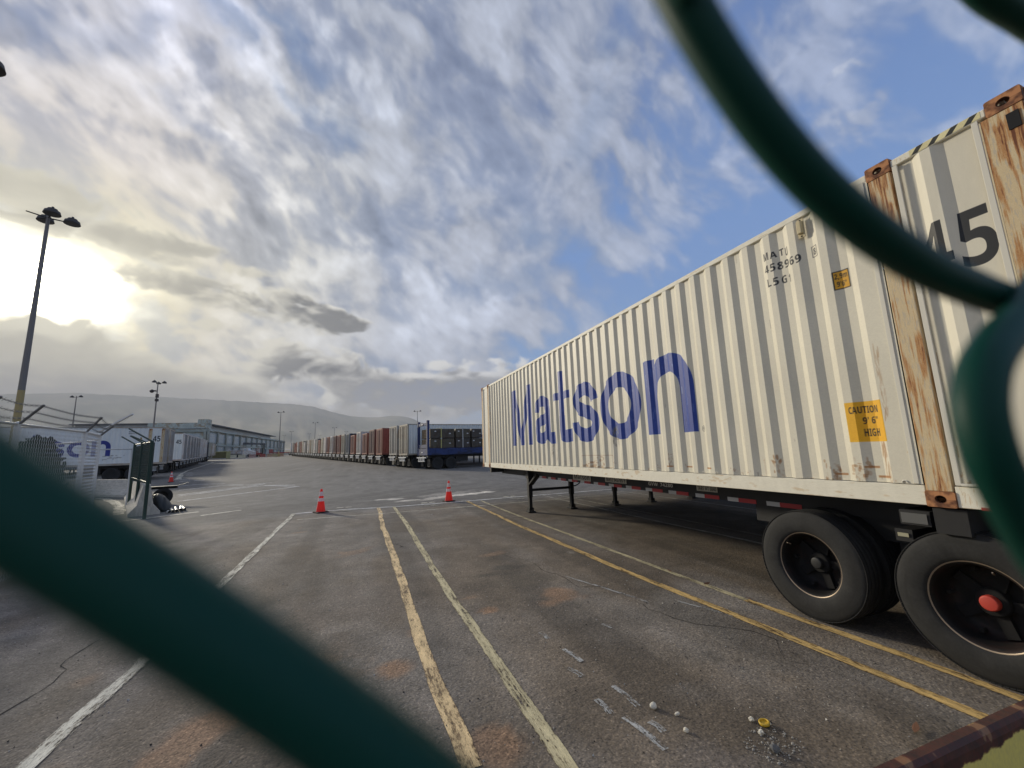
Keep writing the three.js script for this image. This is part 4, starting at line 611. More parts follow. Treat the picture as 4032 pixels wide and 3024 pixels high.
{
  // right-hand row: distance ahead, colour of end and side, height, what sets it apart
  const row = [[38.6, 'cream', 'white', 2.896, 'cream white'], [41.3, 'light', 'grey', 2.896, 'pale grey'], [45.6, 'brick', 'red', 2.896, 'red-brown white-lettered'], [48.4, 'maroon', 'brick', 2.896, 'dull maroon'], [51.2, 'red', 'red', 2.591, 'low red'], [54, 'white', 'white', 2.896, 'white'], [57, 'brick', 'brick', 2.591, 'low red-brown'], [59.8, 'blue', 'navy', 2.896, 'navy blue'], [62.7, 'cream', 'cream', 2.896, 'cream'], [65.5, 'red', 'maroon', 2.896, 'dark red'], [68.4, 'maroon', 'maroon', 2.896, 'maroon'], [71.2, 'white', 'white', 2.896, 'white'], [74, 'brick', 'red', 2.896, 'red'], [76.9, 'white', 'light', 2.896, 'pale white'], [79.7, 'cream', 'brown', 2.896, 'brown'], [82.6, 'red', 'red', 2.591, 'low red'], [85.4, 'grey', 'slate', 2.896, 'grey'], [88.3, 'white', 'white', 2.896, 'white'], [91.1, 'light', 'cream', 2.896, 'off-white'], [94, 'tan', 'tan', 2.896, 'tan'], [97, 'white', 'white', 2.896, 'white'], [100, 'slate', 'slate', 2.896, 'dark grey'], [103, 'white', 'white', 2.591, 'low white'], [106, 'cream', 'slate', 2.896, 'cream'], [109, 'red', 'red', 2.896, 'red'], [112, 'brown', 'brown', 2.896, 'brown'], [115.5, 'white', 'cream', 2.896, 'white'], [119, 'brick', 'brick', 2.896, 'red-brown'], [122.5, 'red', 'red', 2.591, 'red'], [127, 'cream', 'cream', 2.896, 'cream'], [133, 'white', 'white', 2.896, 'white']];
  const dir = ACROSS.clone().negate(), gr = 'containers on trailers in the long row beyond the lane';
  row.forEach(([d, e, s, H, words], k) => {
    const corner = yard(15.2 - 0.65 * d, d), L = k === 0 ? 13.716 : 12.192, up = rise(corner.z) + 1.22;
    const o = makeBox(`${words} container, ${ORD[k + 1]} behind the loaded blue flat rack`, { L, H, paint: coat(C[e], k), frame: coat(C[e], k), wall: coat(C[s], k + 1), wall2: k === 0 ? wall45 : k === 2 ? tritonWall : undefined, door: coat(C[e], k + 2), fullParts: d < 75 });
    o.userData.group = gr; park(o, corner, dir, CW, L, up);
    const c = rowChassis(`trailer under the ${words} container, ${ORD[k + 1]} behind the flat rack`, 'trailers parked along the lane'); park(c, corner, dir, CW, 12.15, up - 1.22);
  });
  // left-hand row
  const left = [[33, 'logo', 'white 45 foot container with blue letters behind the barred fence'], [35.85, '45', 'white container standing right behind the lettered white one'], [44.4, '45'], [47.3, '45'], [50.2, 'p'], [53, 'p'], [55.9, 'p'], [58.7, '45'], [61.6, 'p'], [64.4, 'p'], [67.5, '45'], [71, 'p'], [74.5, 'b', 'small blue container after the white left row'], [84, 'c'], [89, 'c'], [94, 'c']];
  left.forEach(([d, kind, label], k) => {
    const corner = yard(-6.35 - 0.65 * d, d), up = rise(corner.z) + 1.22, L = kind === 'c' || kind === 'b' ? 12.192 : 13.716;
    const pt = kind === 'b' ? coat(C.navy, 1) : kind === 'c' ? coat(k % 2 ? C.cream : C.white, k) : coat(C.white, k);
    const o = makeBox(label ?? `white container, ${ORD[k + 1]} along the left row from the barred fence`, { L, H: kind === 'c' || kind === 'b' ? 2.591 : 2.896, paint: pt, frame: k < 2 ? coat([0.6, 0.56, 0.47], k) : pt, wall: kind === 'logo' ? logoWall : kind === '45' ? wall45 : pt, fullParts: d < 60 });
    if (kind === 'logo') for (const z of [L - 0.09, L - 0.86]) part('rusty_post', box(0.03, 2.6, z < L - 0.5 ? 0.19 : 0.2, -0.006, 1.45, z), rustPost, o);
    o.userData.group = 'containers on trailers in the left row'; park(o, corner, ACROSS, 0, L, up);
    const c = rowChassis(`trailer under the ${k === 12 ? 'small blue' : ORD[k + 1]} container of the left row`, 'trailers parked along the lane'); park(c, corner, ACROSS, 0, 12.8, up - 1.22);
  });
}
for (const [x, w] of [[2.78, 'second'], [5.75, 'third']]) { const o = makeBox(`added unseen cream container hidden behind the big lettered one, ${w} from the empty stall`, { L: 13.716, H: 2.896, paint: coat(C.cream, 1) }); o.position.set(x, 1.22, 0.1); }  // unseen containers added to keep sky light out from under the trailers
// blue flat rack with wrapped bundles
{
  const corner = yard(-7.45, 35.8), dir = ACROSS.clone().negate(), up = rise(corner.z) + 1.2, L = 12.192;
  const blue = coat([0.022, 0.05, 0.19], 0), blueDark = coat([0.012, 0.025, 0.09], 1);
  const t = thing('flat_rack', 'blue open flat rack with upright end frames, loaded with wrapped bundles', 'flat rack'); park(t, corner, dir, CW, L, up);
  part('base', [box(CW, 0.58, L, CW / 2, 0.32, L / 2), ...[...Array(10)].map((_, k) => box(0.02, 0.5, 0.06, CW + 0.01, 0.32, 0.8 + k * 1.18))], blue, t);
  const marks = canvas(512, 128, (x, w, h) => { x.fillStyle = '#16275f'; x.fillRect(0, 0, w, h); text(x, 'Matson', 20, 104, 84, 460, 'bold', '#e8e8e4'); });
  part('lettering', new THREE.PlaneGeometry(1.7, 0.42).rotateY(Math.PI / 2).translate(CW + 0.024, 0.33, L - 7.4), new THREE.MeshStandardMaterial({ map: marks, roughness: 0.6 }), t);
  for (const z of [0.1, L - 0.1]) { for (const x of [0.1, CW - 0.1]) { part('corner_post', box(0.2, 2.3, 0.2, x, 1.75, z), blue, t); part('corner_casting', rbox(0.22, 0.13, 0.22, x, 2.965, z, 0.01, 1), blue, t); } part('end_header', box(CW - 0.4, 0.22, 0.14, CW / 2, 2.72, z), blue, t); part('end_sill', box(CW - 0.4, 0.3, 0.1, CW / 2, 0.8, z), blue, t); }
  for (const [y, w] of [[0.28, 0.34], [2.72, 0.4]]) part('white_label', box(w, 0.10, 0.01, CW / 2, y, L + 0.012), whiteBumper, t);
  const c = rowChassis('trailer under the loaded blue flat rack', 'trailers parked along the lane'); park(c, corner, dir, CW, 12.15, up - 1.2);
  const wrap = [0, 1, 2].map((k) => new THREE.MeshStandardMaterial({ color: new THREE.Color().setRGB(0.105 - k * 0.012, 0.09 - k * 0.01, 0.058), map: grime[k], roughness: 0.5 })), wood = coat([0.42, 0.33, 0.2], 2);
  const place = (o, x, y, z) => { const q = new V3(x, y, z).applyAxisAngle(new V3(0, 1, 0), t.rotation.y); o.position.copy(t.position).add(q); o.rotation.y = t.rotation.y; };
  let n = 0;
  for (const [zi, len, lv, nm] of [[1.5, 2.3, 2, 'end'], [3.5, 1.5, 2, 'middle'], [4.9, 1.1, 2, 'inner'], [6.9, 1.3, 1, 'low'], [8.5, 1.6, 2, 'outer'], [10.3, 1.6, 2, 'farthest']]) for (let q = 0; q < lv; q++) {
    const b = thing('wrapped_bundle', `${q ? 'upper' : 'lower'} dark wrapped bundle, ${nm} stack on the blue flat rack`, 'bundle', [0, 0, 0], 0, 'wrapped bundles on the flat rack');
    part('wrapping', rbox(CW - 0.34, 0.82, len - 0.05, 0, 0.41, 0, 0.03), wrap[n++ % 3], b);
    if (nm === 'end') part('open_end', [...Array(5)].flatMap((_, r) => [...Array(6)].map((_, s) => box(0.32, 0.14, 0.04, -0.85 + s * 0.34, 0.1 + r * 0.155, len / 2 - 0.01))), wood, b);
    for (const s of [-1, 1]) part('white_tag', box(0.012, 0.09, 0.16, CW / 2 - 0.165, 0.5 + 0.1 * s, s * len * 0.3), whiteBumper, b);
    place(b, CW / 2, 0.62 + q * 0.86, L - zi);
  }
  const yellow = std(0.5, 0.46, 0.16, 0.6), pale = std(0.5, 0.5, 0.47, 0.6);
  [[1.35, yellow, 'yellow green strap over the end stack'], [3.45, pale, 'white strap over the middle stack'], [8.1, pale, 'white strap over the outer stack'], [10.2, pale, 'white strap over the farthest stack']].forEach(([z, m, l]) => {
    const s = thing('cargo_strap', l + ' of the flat rack', 'strap', [0, 0, 0], 0, 'straps over the cargo');
    part('webbing', [box(0.012, 1.95, 0.08, CW / 2 - 0.13, 1.4, 0), box(CW - 0.26, 0.012, 0.08, 0, 2.37, 0), box(0.012, 1.95, 0.08, -CW / 2 + 0.13, 1.4, 0)], m, s); part('buckle', box(0.03, 0.12, 0.11, CW / 2 - 0.125, 1.45, 0), pale, s); place(s, CW / 2, 0, L - z);
  });
}

// ---------------------------------------------------------------- lamp posts
const galv = std(0.20, 0.185, 0.17, 0.55, 0.3), yellowPole = std(0.40, 0.31, 0.13, 0.6), headMat = std(0.045, 0.04, 0.037, 0.6);
const DOME = new THREE.LatheGeometry([[0, -0.02], [0.33, -0.02], [0.345, 0.0], [0.33, 0.04], [0.30, 0.16], [0.20, 0.21], [0.19, 0.28], [0.12, 0.31], [0.05, 0.32], [0.05, 0.40], [0, 0.40]].map(([r, y]) => new THREE.Vector2(r, y)), 24);
function lampPost(label, pos, H, heads, paint = 0.30) {
  const t = thing('lamp_post', label, 'lamp post', ground(pos), 0, 'tall lamp posts of the yard');
  const low = H * paint; const rr = (y) => 0.165 - 0.095 * y / H;
  part('painted_base', [new THREE.CylinderGeometry(rr(low), rr(0), low, 16).translate(0, low / 2, 0), new THREE.CylinderGeometry(0.36, 0.38, 0.8, 20).translate(0, 0.4, 0)], yellowPole, t);
  part('pole', new THREE.CylinderGeometry(rr(H), rr(low), H - low, 16).translate(0, (H + low) / 2, 0), galv, t);
  for (const [x, d, bare] of heads) {
    const p = new V3(RIGHT.x * x + AHEAD.x * d, 0, RIGHT.z * x + AHEAD.z * d);
    const a = part('arm', bar([0, H - 0.25, 0], [p.x, H - 0.18, p.z], 0.035, 0.03, 8), headMat, t);
    if (!bare) part('lamp_head', DOME.clone().translate(p.x, H - 0.22, p.z), headMat, t);
  }
  return t;
}
lampPost('tallest near lamp post with three dark dome heads before the sun', yard(-24.15, 20), 14.75, [[0.55, 0.66], [0.52, -0.30], [-0.50, 0.30], [-0.5, -0.6, 1]], 0.36);
{
  const p = lampPost('lamp post carrying cameras behind the left white containers', yard(-59.7, 68.5), 14, [[0.9, 0.2], [0.15, -0.9], [-0.5, 0.7]], 0.36);
  part('camera_box', [box(0.35, 0.6, 0.35, 0.1, 11.6, 0.1), box(0.5, 0.2, 0.3, -0.5, 12.5, -0.3), box(0.4, 0.4, 0.4, 0.05, 10.9, 0)], headMat, p);
  part('side_arm', new THREE.TubeGeometry(new THREE.CatmullRomCurve3([new V3(0, 4.6, 0), new V3(-1.8, 5.3, -1.0), new V3(-3.6, 5.6, -1.6), new V3(-4.6, 5.6, -1.9)]), 16, 0.045, 6), galv, p);
  part('dish', new THREE.SphereGeometry(0.3, 12, 8).translate(-0.7, 12.4, 0.1), headMat, p);
}
lampPost('lamp post above the barbed wire at the far left', yard(-88.2, 82.5), 14, [[-0.9, 0], [0.9, 0]], 0.36);
lampPost('lamp post standing at the end of the lane by the orange barriers', yard(-73.6, 130.5), 14, [[-1, 0.3], [1, -0.3]], 0.12);
[[-0.479, 189, 'straight over the middle of the right row'], [-0.4322, 240, 'shorter-looking one right of it, over the red containers'], [-0.2319, 141.5, 'over the blue flat rack'], [-0.5358, 273, 'just right of the lane-end lamp post'], [-0.4927, 325, 'faint, between two taller posts over the row'], [-0.4674, 366, 'tiny, right beside the tall one over the row'], [-0.4038, 302, 'small, over the navy container'], [-0.553, 346, 'tiny, at the far corner of the warehouse']].forEach(([X, d, l]) => lampPost(`distant lamp post ${l}`, yard(X * d, d), 14, [[-1, 0], [1, 0]], 0.2));
lampPost('nearby lamp post whose dark head reaches in at the left edge', yard(-14.06, 9.2), 12.45, [[0.55, 0.1]], 0.1);

// ---------------------------------------------------------------- warehouse, shed, trucks at the end of the lane
const wallGreen = coat([0.60, 0.67, 0.60], 0), wallDark = coat([0.46, 0.53, 0.48], 1), pane = std(0.42, 0.47, 0.48, 0.12), roofGrey = std(0.10, 0.105, 0.11, 0.7), lightStrip = std(0.55, 0.56, 0.55, 0.4);
{
  const A = yard(-101.5, 138), B = yard(-139, 252), along = B.clone().sub(A), L = Math.hypot(along.x, along.z), turn = Math.atan2(along.x, along.z);
  const t = thing('warehouse', 'long grey green two-storey warehouse with rows of tall windows', 'warehouse', [A.x, rise(A.z) - 0.6, A.z], turn);
  // local z runs along the long front, the front looks to -x
  const H = 10.2, W = 42, sgn = -1;                          // body lies on the side away from the lane
  part('wall', [box(W, H, L, W / 2 * 1 + 0.4, H / 2, L / 2)], wallGreen, t);
  const bays = 14, bw = L / bays;
  for (let k = 0; k <= bays; k++) part('pilaster', box(0.5, H - 0.2, 0.9, 0.1, H / 2, k * bw), wallDark, t);
  part('cornice', [box(0.8, 0.7, L + 0.8, 0.1, H - 0.3, L / 2), box(0.5, 0.6, L, 0.2, 5.1, L / 2)], wallGreen, t);
  for (let k = 0; k < bays; k++) for (const [y, h] of [[7.4, 3.1], [3.1, 3.1]]) {
    const w = part('window', box(0.12, h, bw - 1.3, 0.32, y, (k + 0.5) * bw), pane, t);
    part('mullion', [...[-0.3, -0.1, 0.1, 0.3].map((q) => box(0.1, h, 0.1, 0.28, y, (k + 0.5 + q * 0.85) * bw)), box(0.1, 0.12, bw - 1.3, 0.28, y + 0.2, (k + 0.5) * bw)], wallGreen, w);
  }
  const roof = part('roof', [box(W - 6, 0.35, L * 0.86, W / 2 - 1.5, H + 2.1, L * 0.44), box(W - 4, 0.3, L, W / 2 + 0.4, H + 0.15, L / 2)], roofGrey, t);
  part('clerestory', box(W - 9, 1.7, L * 0.82, W / 2 - 1, H + 1.1, L * 0.43), lightStrip, roof);
  part('stair_head', [box(16, 1.9, 5, 9, H + 1.2, 2.6), box(3, 1.6, 3, 2.2, H + 2.6, 2.4)], wallGreen, roof);
  part('end_wall', [box(W, 0.9, 0.6, W / 2 + 0.4, H - 0.4, -0.3), ...[0, 1, 2, 3, 4].map((k) => box(0.8, H, 0.5, 1 + k * 10, H / 2, -0.25))], wallDark, t);
  for (let k = 0; k < 4; k++) part('window', box(7, 3, 0.1, 6 + k * 10, 7.2, -0.06), pane, t);
  if (turn) t.rotation.y = turn + 0;                          // front side chosen below
  const inward = new V3(1, 0, 0).applyAxisAngle(new V3(0, 1, 0), turn); if (inward.dot(RIGHT) > 0) { t.scale.x = 1; t.userData.flip = undefined; t.children.forEach((c) => mirror(c)); }
  function mirror(c) { c.geometry = flipX(c.geometry.index ? c.geometry.toNonIndexed() : c.geometry, 0); c.children.forEach(mirror); }
}
{
  const s = thing('shed', 'low dark open shed with a grey roof before the warehouse', 'shed', ground(yard(-100, 160)), Math.atan2(ALONG.x, ALONG.z));
  part('roof', [box(7, 0.25, 10, 0, 4.7, 0, 0, 0, 0.08), box(7.2, 0.5, 0.2, 0, 4.4, -5)], roofGrey, s);
  for (const x of [-3.2, 3.2]) for (const z of [-4.6, 0, 4.6]) part('post', box(0.25, 4.4, 0.25, x, 2.2, z), wallDark, s);
  part('back_wall', box(0.2, 4.2, 9.6, -3.4, 2.1, 0), std(0.05, 0.045, 0.04, 0.9), s);
}
function truck(label, pos, turn, body, tray) {
  const t = thing('dump_truck', label, 'truck', ground(pos), turn);
  const sh = new THREE.Shape(); [[0, 0.9], [0, 2.75], [0.15, 2.9], [1.25, 2.9], [1.75, 2.05], [2.9, 1.9], [3.05, 1.75], [3.05, 0.75], [0, 0.75]].forEach(([a, b], i) => i ? sh.lineTo(a, b) : sh.moveTo(a, b));
  const cab = part('cab', new THREE.ExtrudeGeometry(sh, { depth: 2.2, bevelEnabled: true, bevelSize: 0.05, bevelThickness: 0.05, bevelSegments: 2 }).translate(0.9, 0, -1.1), body, t);
  part('side_window', [box(0.85, 0.65, 2.34, 1.75, 2.4, 0)], pane, cab); part('windscreen', box(0.04, 0.9, 1.9, 2.47, 2.48, 0, 0, 0, 0.5), pane, cab);
  part('tray', [box(4.6, 0.15, 2.3, -1.6, 1.25, 0), box(4.6, 1.1, 0.1, -1.6, 1.8, 1.15), box(4.6, 1.1, 0.1, -1.6, 1.8, -1.15), box(0.1, 1.5, 2.3, 0.65, 2.0, 0), box(0.1, 1.0, 2.3, -3.9, 1.75, 0), ...[-3.2, -2.2, -1.2, -0.2].map((x) => box(0.12, 1.1, 2.46, x, 1.8, 0))], tray, t);
  part('frame', box(7.2, 0.25, 0.9, 0, 0.95, 0), M.black, t);
  for (const x of [2.9, -1.6, -2.9]) for (const z of [-0.98, 0.98]) part('wheel', new THREE.CylinderGeometry(0.52, 0.52, 0.34, 24).rotateX(Math.PI / 2).translate(x, 0.52, z), rubber, t);
  return t;
}
const facing = Math.atan2(-RIGHT.z, RIGHT.x);
truck('white dump truck parked sideways at the end of the lane', yard(-89, 136), facing + 0.15, coat(C.white, 0), coat([0.5, 0.5, 0.49], 1));
{
  const red = std(0.32, 0.06, 0.05, 0.6), orange = std(0.45, 0.30, 0.19, 0.6), amber = std(0.42, 0.34, 0.19, 0.6), pink = std(0.42, 0.27, 0.24, 0.7), pale = std(0.55, 0.52, 0.38, 0.7);
  const f = thing('forklift', 'small red forklift right of the white dump truck', 'forklift', ground(yard(-85.9, 140)), facing);
  part('body', [rbox(1.9, 0.9, 1.3, 0, 0.9, 0, 0.12), box(0.5, 0.7, 1.2, -0.8, 1.5, 0)], red, f); part('cage', [box(0.08, 1.3, 0.08, 0.5, 2, 0.5), box(0.08, 1.3, 0.08, 0.5, 2, -0.5), box(0.08, 1.3, 0.08, -0.6, 2, 0.5), box(0.08, 1.3, 0.08, -0.6, 2, -0.5), box(1.3, 0.08, 1.2, 0, 2.65, 0)], red, f); part('mast', [box(0.12, 2.9, 0.12, 1.1, 1.5, 0.35), box(0.12, 2.9, 0.12, 1.1, 1.5, -0.35), box(0.1, 0.12, 0.8, 1.1, 2.8, 0)], M.black, f); part('forks', [box(1.1, 0.06, 0.12, 1.7, 0.2, 0.3), box(1.1, 0.06, 0.12, 1.7, 0.2, -0.3)], M.black, f);
  for (const x of [0.65, -0.65]) for (const z of [-0.6, 0.6]) part('wheel', new THREE.CylinderGeometry(0.34, 0.34, 0.25, 18).rotateX(Math.PI / 2).translate(x, 0.34, z), rubber, f);
  const flat = thing('flatbed_trailer', 'low red flatbed trailer under the shed end', 'trailer', ground(yard(-83, 150)), facing); part('deck', [box(9, 0.3, 2.3, 0, 1.1, 0), box(0.2, 1.1, 2.3, -4.4, 1.8, 0)], red, flat); for (const x of [-3, -1.8, 3]) for (const z of [-0.95, 0.95]) part('wheel', new THREE.CylinderGeometry(0.45, 0.45, 0.3, 18).rotateX(Math.PI / 2).translate(x, 0.45, z), rubber, flat);
  const skip = thing('dumpster', 'yellow green dumpster with dark side at the left row end', 'dumpster', ground(yard(-81.2, 115)), facing + 0.2);
  part('bin', [box(4.2, 1.7, 2, 0, 1.1, 0), ...[-1.6, -0.8, 0, 0.8, 1.6].map((x) => box(0.12, 1.7, 2.16, x, 1.1, 0))], std(0.10, 0.09, 0.03, 0.8), skip); part('rim', [box(4.4, 0.18, 0.18, 0, 1.98, 1.02), box(4.4, 0.18, 0.18, 0, 1.98, -1.02), box(0.2, 2.0, 2.1, 2.2, 1.05, 0)], std(0.33, 0.31, 0.12, 0.6), skip);
  const barrier = (label, pos, mat, w = 1.9, turn = facing) => { const b = thing('road_barrier', label, 'barrier', ground(pos), turn, 'low plastic barriers at the lane end'); part('body', [box(w, 0.25, 0.55, 0, 0.13, 0), box(w - 0.1, 0.75, 0.3, 0, 0.6, 0)], mat, b); part('notch', box(w * 0.7, 0.08, 0.33, 0, 0.62, 0), M.dark, b); };
  barrier('cream barrier in front of the white dump truck', yard(-85.2, 126), pale, 2.8); barrier('second cream barrier nearer the dump truck wheels', yard(-81.8, 125.5), pale, 2.2); barrier('pink faded barrier below the truck cab', yard(-79.6, 127), pink, 2); barrier('red barrier between truck and forklift', yard(-79.5, 132), red, 1.6);
  barrier('orange barrier left of the lane-end lamp post', yard(-76.6, 131), orange, 1.7); barrier('upright amber barrier at the foot of the lane-end lamp post', yard(-73.6, 128.6), amber, 1.5); barrier('second orange barrier behind the amber one', yard(-76, 136), orange, 1.8); barrier('red barrier under the flatbed', yard(-82, 146), red, 2.4);
  for (let k = 0; k < 5; k++) { const c = thing('lane_cone', `tiny orange cone at the lane end, ${ORD[k + 1]} from the dump truck`, 'traffic cone', ground(yard(-82.6 + k * 1.3, 128 + k * 1.4)), 0, 'tiny cones at the lane end'); part('cone', new THREE.CylinderGeometry(0.03, 0.17, 0.72, 10).translate(0, 0.38, 0), orange, c); part('base', box(0.42, 0.04, 0.42, 0, 0.02, 0), M.dark, c); }
}

// ---------------------------------------------------------------- traffic cones
{
  const coneRed = new THREE.MeshPhysicalMaterial({ color: new THREE.Color().setRGB(0.95, 0.07, 0.04), roughness: 0.9, transmission: 0.55, thickness: 0, side: THREE.DoubleSide }), band = new THREE.MeshPhysicalMaterial({ color: new THREE.Color().setRGB(0.85, 0.82, 0.80), roughness: 0.9, transmission: 0.3, thickness: 0, side: THREE.DoubleSide }), H = 0.74, r = (y) => 0.148 - 0.118 * y / H;
  const ring = (a, b, g) => new THREE.CylinderGeometry(r(b) + g, r(a) + g, b - a, 40, 1, true).translate(0, (a + b) / 2, 0);
  const make = (label, p, turn) => {
    const t = thing('traffic_cone', label, 'traffic cone', ground(p), turn, 'orange traffic cones on the lot');
    const prof = [[r(0.02) + 0.012, 0.028], [r(0.04), 0.05], [r(0.7), 0.7], [r(0.735), 0.735], [0.022, 0.742], [0.02, 0.73], [0.02, 0.5]].map(([a, b]) => new THREE.Vector2(a, b));
    part('body', new THREE.LatheGeometry(prof, 40), coneRed, t);
    part('base', rbox(0.37, 0.034, 0.37, 0, 0.018, 0, 0.014), std(0.03, 0.018, 0.017, 0.8), t);
    part('reflective_band', ring(0.52, 0.655, 0.003), band, t); part('reflective_band', ring(0.355, 0.455, 0.003), band, t);
    return t;
  };
  make('orange cone with two white bands beside the painted-over stall number', new V3(-5.38, 0, -0.33), 0.5);
  make('orange cone standing on the pale powder before the trailer', new V3(-1.13, 0, -0.68), 0.2);
  make('distant orange cone by the white band past the old tyre', new V3(-16.82, 0, -21.54), 0.3);
}

// ---------------------------------------------------------------- fences and barriers on the left
const wireGrey = std(0.66, 0.66, 0.64, 0.45, 0.1), railBright = std(0.55, 0.55, 0.53, 0.35, 0.7), armDark = std(0.17, 0.17, 0.165, 0.6, 0.3), greenDark = std(0.008, 0.035, 0.024, 0.5);
function zigzags(a, b, y0, y1, r, mesh = 0.0707, sides = 4) {       // woven wire between two feet, as bars
  const d = b.clone().sub(a); d.y = 0; const L = d.length(); d.normalize(); const out = [], q = new THREE.CylinderGeometry(1, 1, 1, sides, 1, true);
  const n = Math.floor(L / mesh), rows = Math.floor((y1 - y0) / (mesh / 2)), pos = [];
  const dirs = [0, 1].map((s) => new V3(d.x * (s ? -1 : 1), 1, d.z * (s ? -1 : 1)).normalize());
  const rings = dirs.map((v) => { const u = new V3(-d.z, 0, d.x), w = v.clone().cross(u); return [0, 1, 2].map((k) => u.clone().multiplyScalar(r * Math.cos(k * 2.0944)).addScaledVector(w, r * Math.sin(k * 2.0944))); });
  for (let i = 0; i <= n; i++) for (let j = 0; j < rows; j++) {
    const s = j % 2, x0 = i * mesh + (s ? mesh / 2 : 0), x1 = i * mesh + (s ? 0 : mesh / 2);
    if (Math.max(x0, x1) > L) continue;
    const A = [a.x + d.x * x0, y0 + j * mesh / 2, a.z + d.z * x0], B = [a.x + d.x * x1, y0 + (j + 1) * mesh / 2, a.z + d.z * x1], R = rings[s];
    for (let k = 0; k < 3; k++) { const p = R[k], o = R[(k + 1) % 3]; for (const [c, e] of [[A, p], [B, p], [B, o], [A, p], [B, o], [A, o]]) pos.push(c[0] + e.x, c[1] + e.y, c[2] + e.z); }
  }
  const g = new THREE.BufferGeometry(); g.setAttribute('position', new THREE.Float32BufferAttribute(pos, 3)); g.setAttribute('uv', new THREE.Float32BufferAttribute(new Float32Array(pos.length / 3 * 2), 2)); g.computeVertexNormals(); return g;
}
function barbed(pts, parent) { for (let k = 0; k < pts.length - 1; k++) { const A = pts[k], B = pts[k + 1], sag = new V3().lerpVectors(A, B, 0.5); sag.y -= 0.03; const c = new THREE.CatmullRomCurve3([A, sag, B]), L = A.distanceTo(B), list = [new THREE.TubeGeometry(c, 12, 0.0045, 5)]; for (let s = 0.1; s < L; s += 0.13) { const p = c.getPoint(s / L); list.push(bar([p.x - 0.02, p.y - 0.022, p.z], [p.x + 0.02, p.y + 0.022, p.z], 0.004, 0.004, 4), bar([p.x - 0.02, p.y + 0.022, p.z + 0.01], [p.x + 0.02, p.y - 0.022, p.z - 0.01], 0.004, 0.004, 4)); } part('barbed_wire', list, armDark, parent); } }
{
  const flat = (p) => new V3(p.x, rise(p.z), p.z);
  const H = 2.44;
  // fence of bare steel with three strands of barbed wire
  const F0 = flat(yard(-7.28, 5.5)), F1 = flat(yard(-7.74, 6.43)), F2 = flat(yard(-8.76, 8.46)), F3 = flat(yard(-9.52, 9.52));
  const t = thing('chain_link_fence', 'bare steel chain-link fence with barbed wire arms at the left', 'fence');
  const top = (p, y = H) => new V3(p.x, p.y + y, p.z), arr = (v) => [v.x, v.y, v.z];
  for (const p of [F0, F1, F2, F3]) { const o = part('post', bar(arr(p), arr(top(p)), 0.036, 0.036, 12), wireGrey, t); part('cap', new THREE.SphereGeometry(0.042, 12, 8).translate(p.x, p.y + H, p.z), wireGrey, o); }
  part('top_rail', [bar(arr(top(F0)), arr(top(F1)), 0.022, 0.022, 10), bar(arr(top(F1)), arr(top(F2)), 0.022, 0.022, 10)], railBright, t); part('top_rail', bar(arr(top(F2)), arr(top(F3)), 0.022, 0.022, 10), wireGrey, t);
  part('chain_link_mesh', [zigzags(F0, F2, 0.08, H + 0.06, 0.0036), zigzags(F2, F3, 0.08, H + 0.04, 0.0040)], wireGrey, t, 'stuff');
  const tip = (p, x, d, y) => { const q = yard(0, 0).sub(yard(0, 0)); return new V3(p.x + RIGHT.x * x + AHEAD.x * d, p.y + H + y, p.z + RIGHT.z * x + AHEAD.z * d); };
  const tips = [tip(F0, 0.35, 0.02, 0.29), tip(F1, 0.35, 0.02, 0.29), tip(F2, 0.30, 0, 0.295), tip(F3, 0.30, 0, 0.21)];
  [F0, F1, F2, F3].forEach((p, k) => part('barb_arm', beam(arr(top(p, H - 0.02)), arr(tips[k]), 0.034, 0.022), armDark, t));
  part('barb_arm', beam(arr(top(F3, H + 0.1)), arr(tip(F3, 0.62, 0.1, 0.48)), 0.05, 0.03), wireGrey, t);
  for (const f of [0.3, 0.62, 0.94]) barbed([F0, F1, F2, F3].map((p, k) => new V3().lerpVectors(top(p), tips[k], f)), t);
  // green fence panel at the end of the barrier, with slanted arms
  const g0 = new V3(-10.62, 0, -1.95), G0 = flat(g0), dirG = new V3(-2.2, 0, -4.3).normalize(), G1 = flat(g0.clone().addScaledVector(dirG, 2.4)), G2 = flat(g0.clone().addScaledVector(dirG, 4.8)), HG = 2.46;
  const gf = thing('green_fence', 'dark green chain-link fence end with slanting arms above the concrete barrier', 'fence');
  for (const p of [G0, G1, G2]) part('post', bar(arr(p), arr(top(p, HG)), 0.05, 0.05, 12), greenDark, gf);
  part('rail', [bar(arr(top(G0, HG - 0.05)), arr(top(G2, HG - 0.05)), 0.025), bar(arr(top(G0, 1.12)), arr(top(G2, 1.12)), 0.025)], greenDark, gf);
  part('chain_link_mesh', [zigzags(G0, G2, 1.12, HG, 0.005, 0.06), zigzags(G0.clone().add(new V3(0.1, 0, 0.05)), G2.clone().add(new V3(0.1, 0, 0.05)), 1.12, HG, 0.005, 0.055)], greenDark, gf, 'stuff');
  for (const [p, len, up] of [[G0, 0.80, 0.42], [new V3().lerpVectors(G0, G1, 0.6), 0.55, 0.22], [G1, 0.48, 0.25], [G2, 0.58, 0.30]]) part('barb_arm', beam(arr(top(p, HG - 0.02)), arr(new V3(p.x - RIGHT.x * len, p.y + HG + up, p.z - RIGHT.z * len)), 0.045, 0.035), greenDark, gf);
  // sliding gate rails between both fences
  const gate = thing('sliding_gate', 'bare steel gate with thin bright rails between the two fences', 'gate');
  part('rail', bar([-13.4, 2.31, -4.0], [-12.75, 2.36, -5.9], 0.022, 0.022, 8), railBright, gate); part('rail', bar(arr(yard(-11.3, 2, 0).setY(2.29).copy(yard(-11.3, 10.05, 2.29))), arr(yard(-10.06, 10, 2.35)), 0.018, 0.018, 8), railBright, gate);
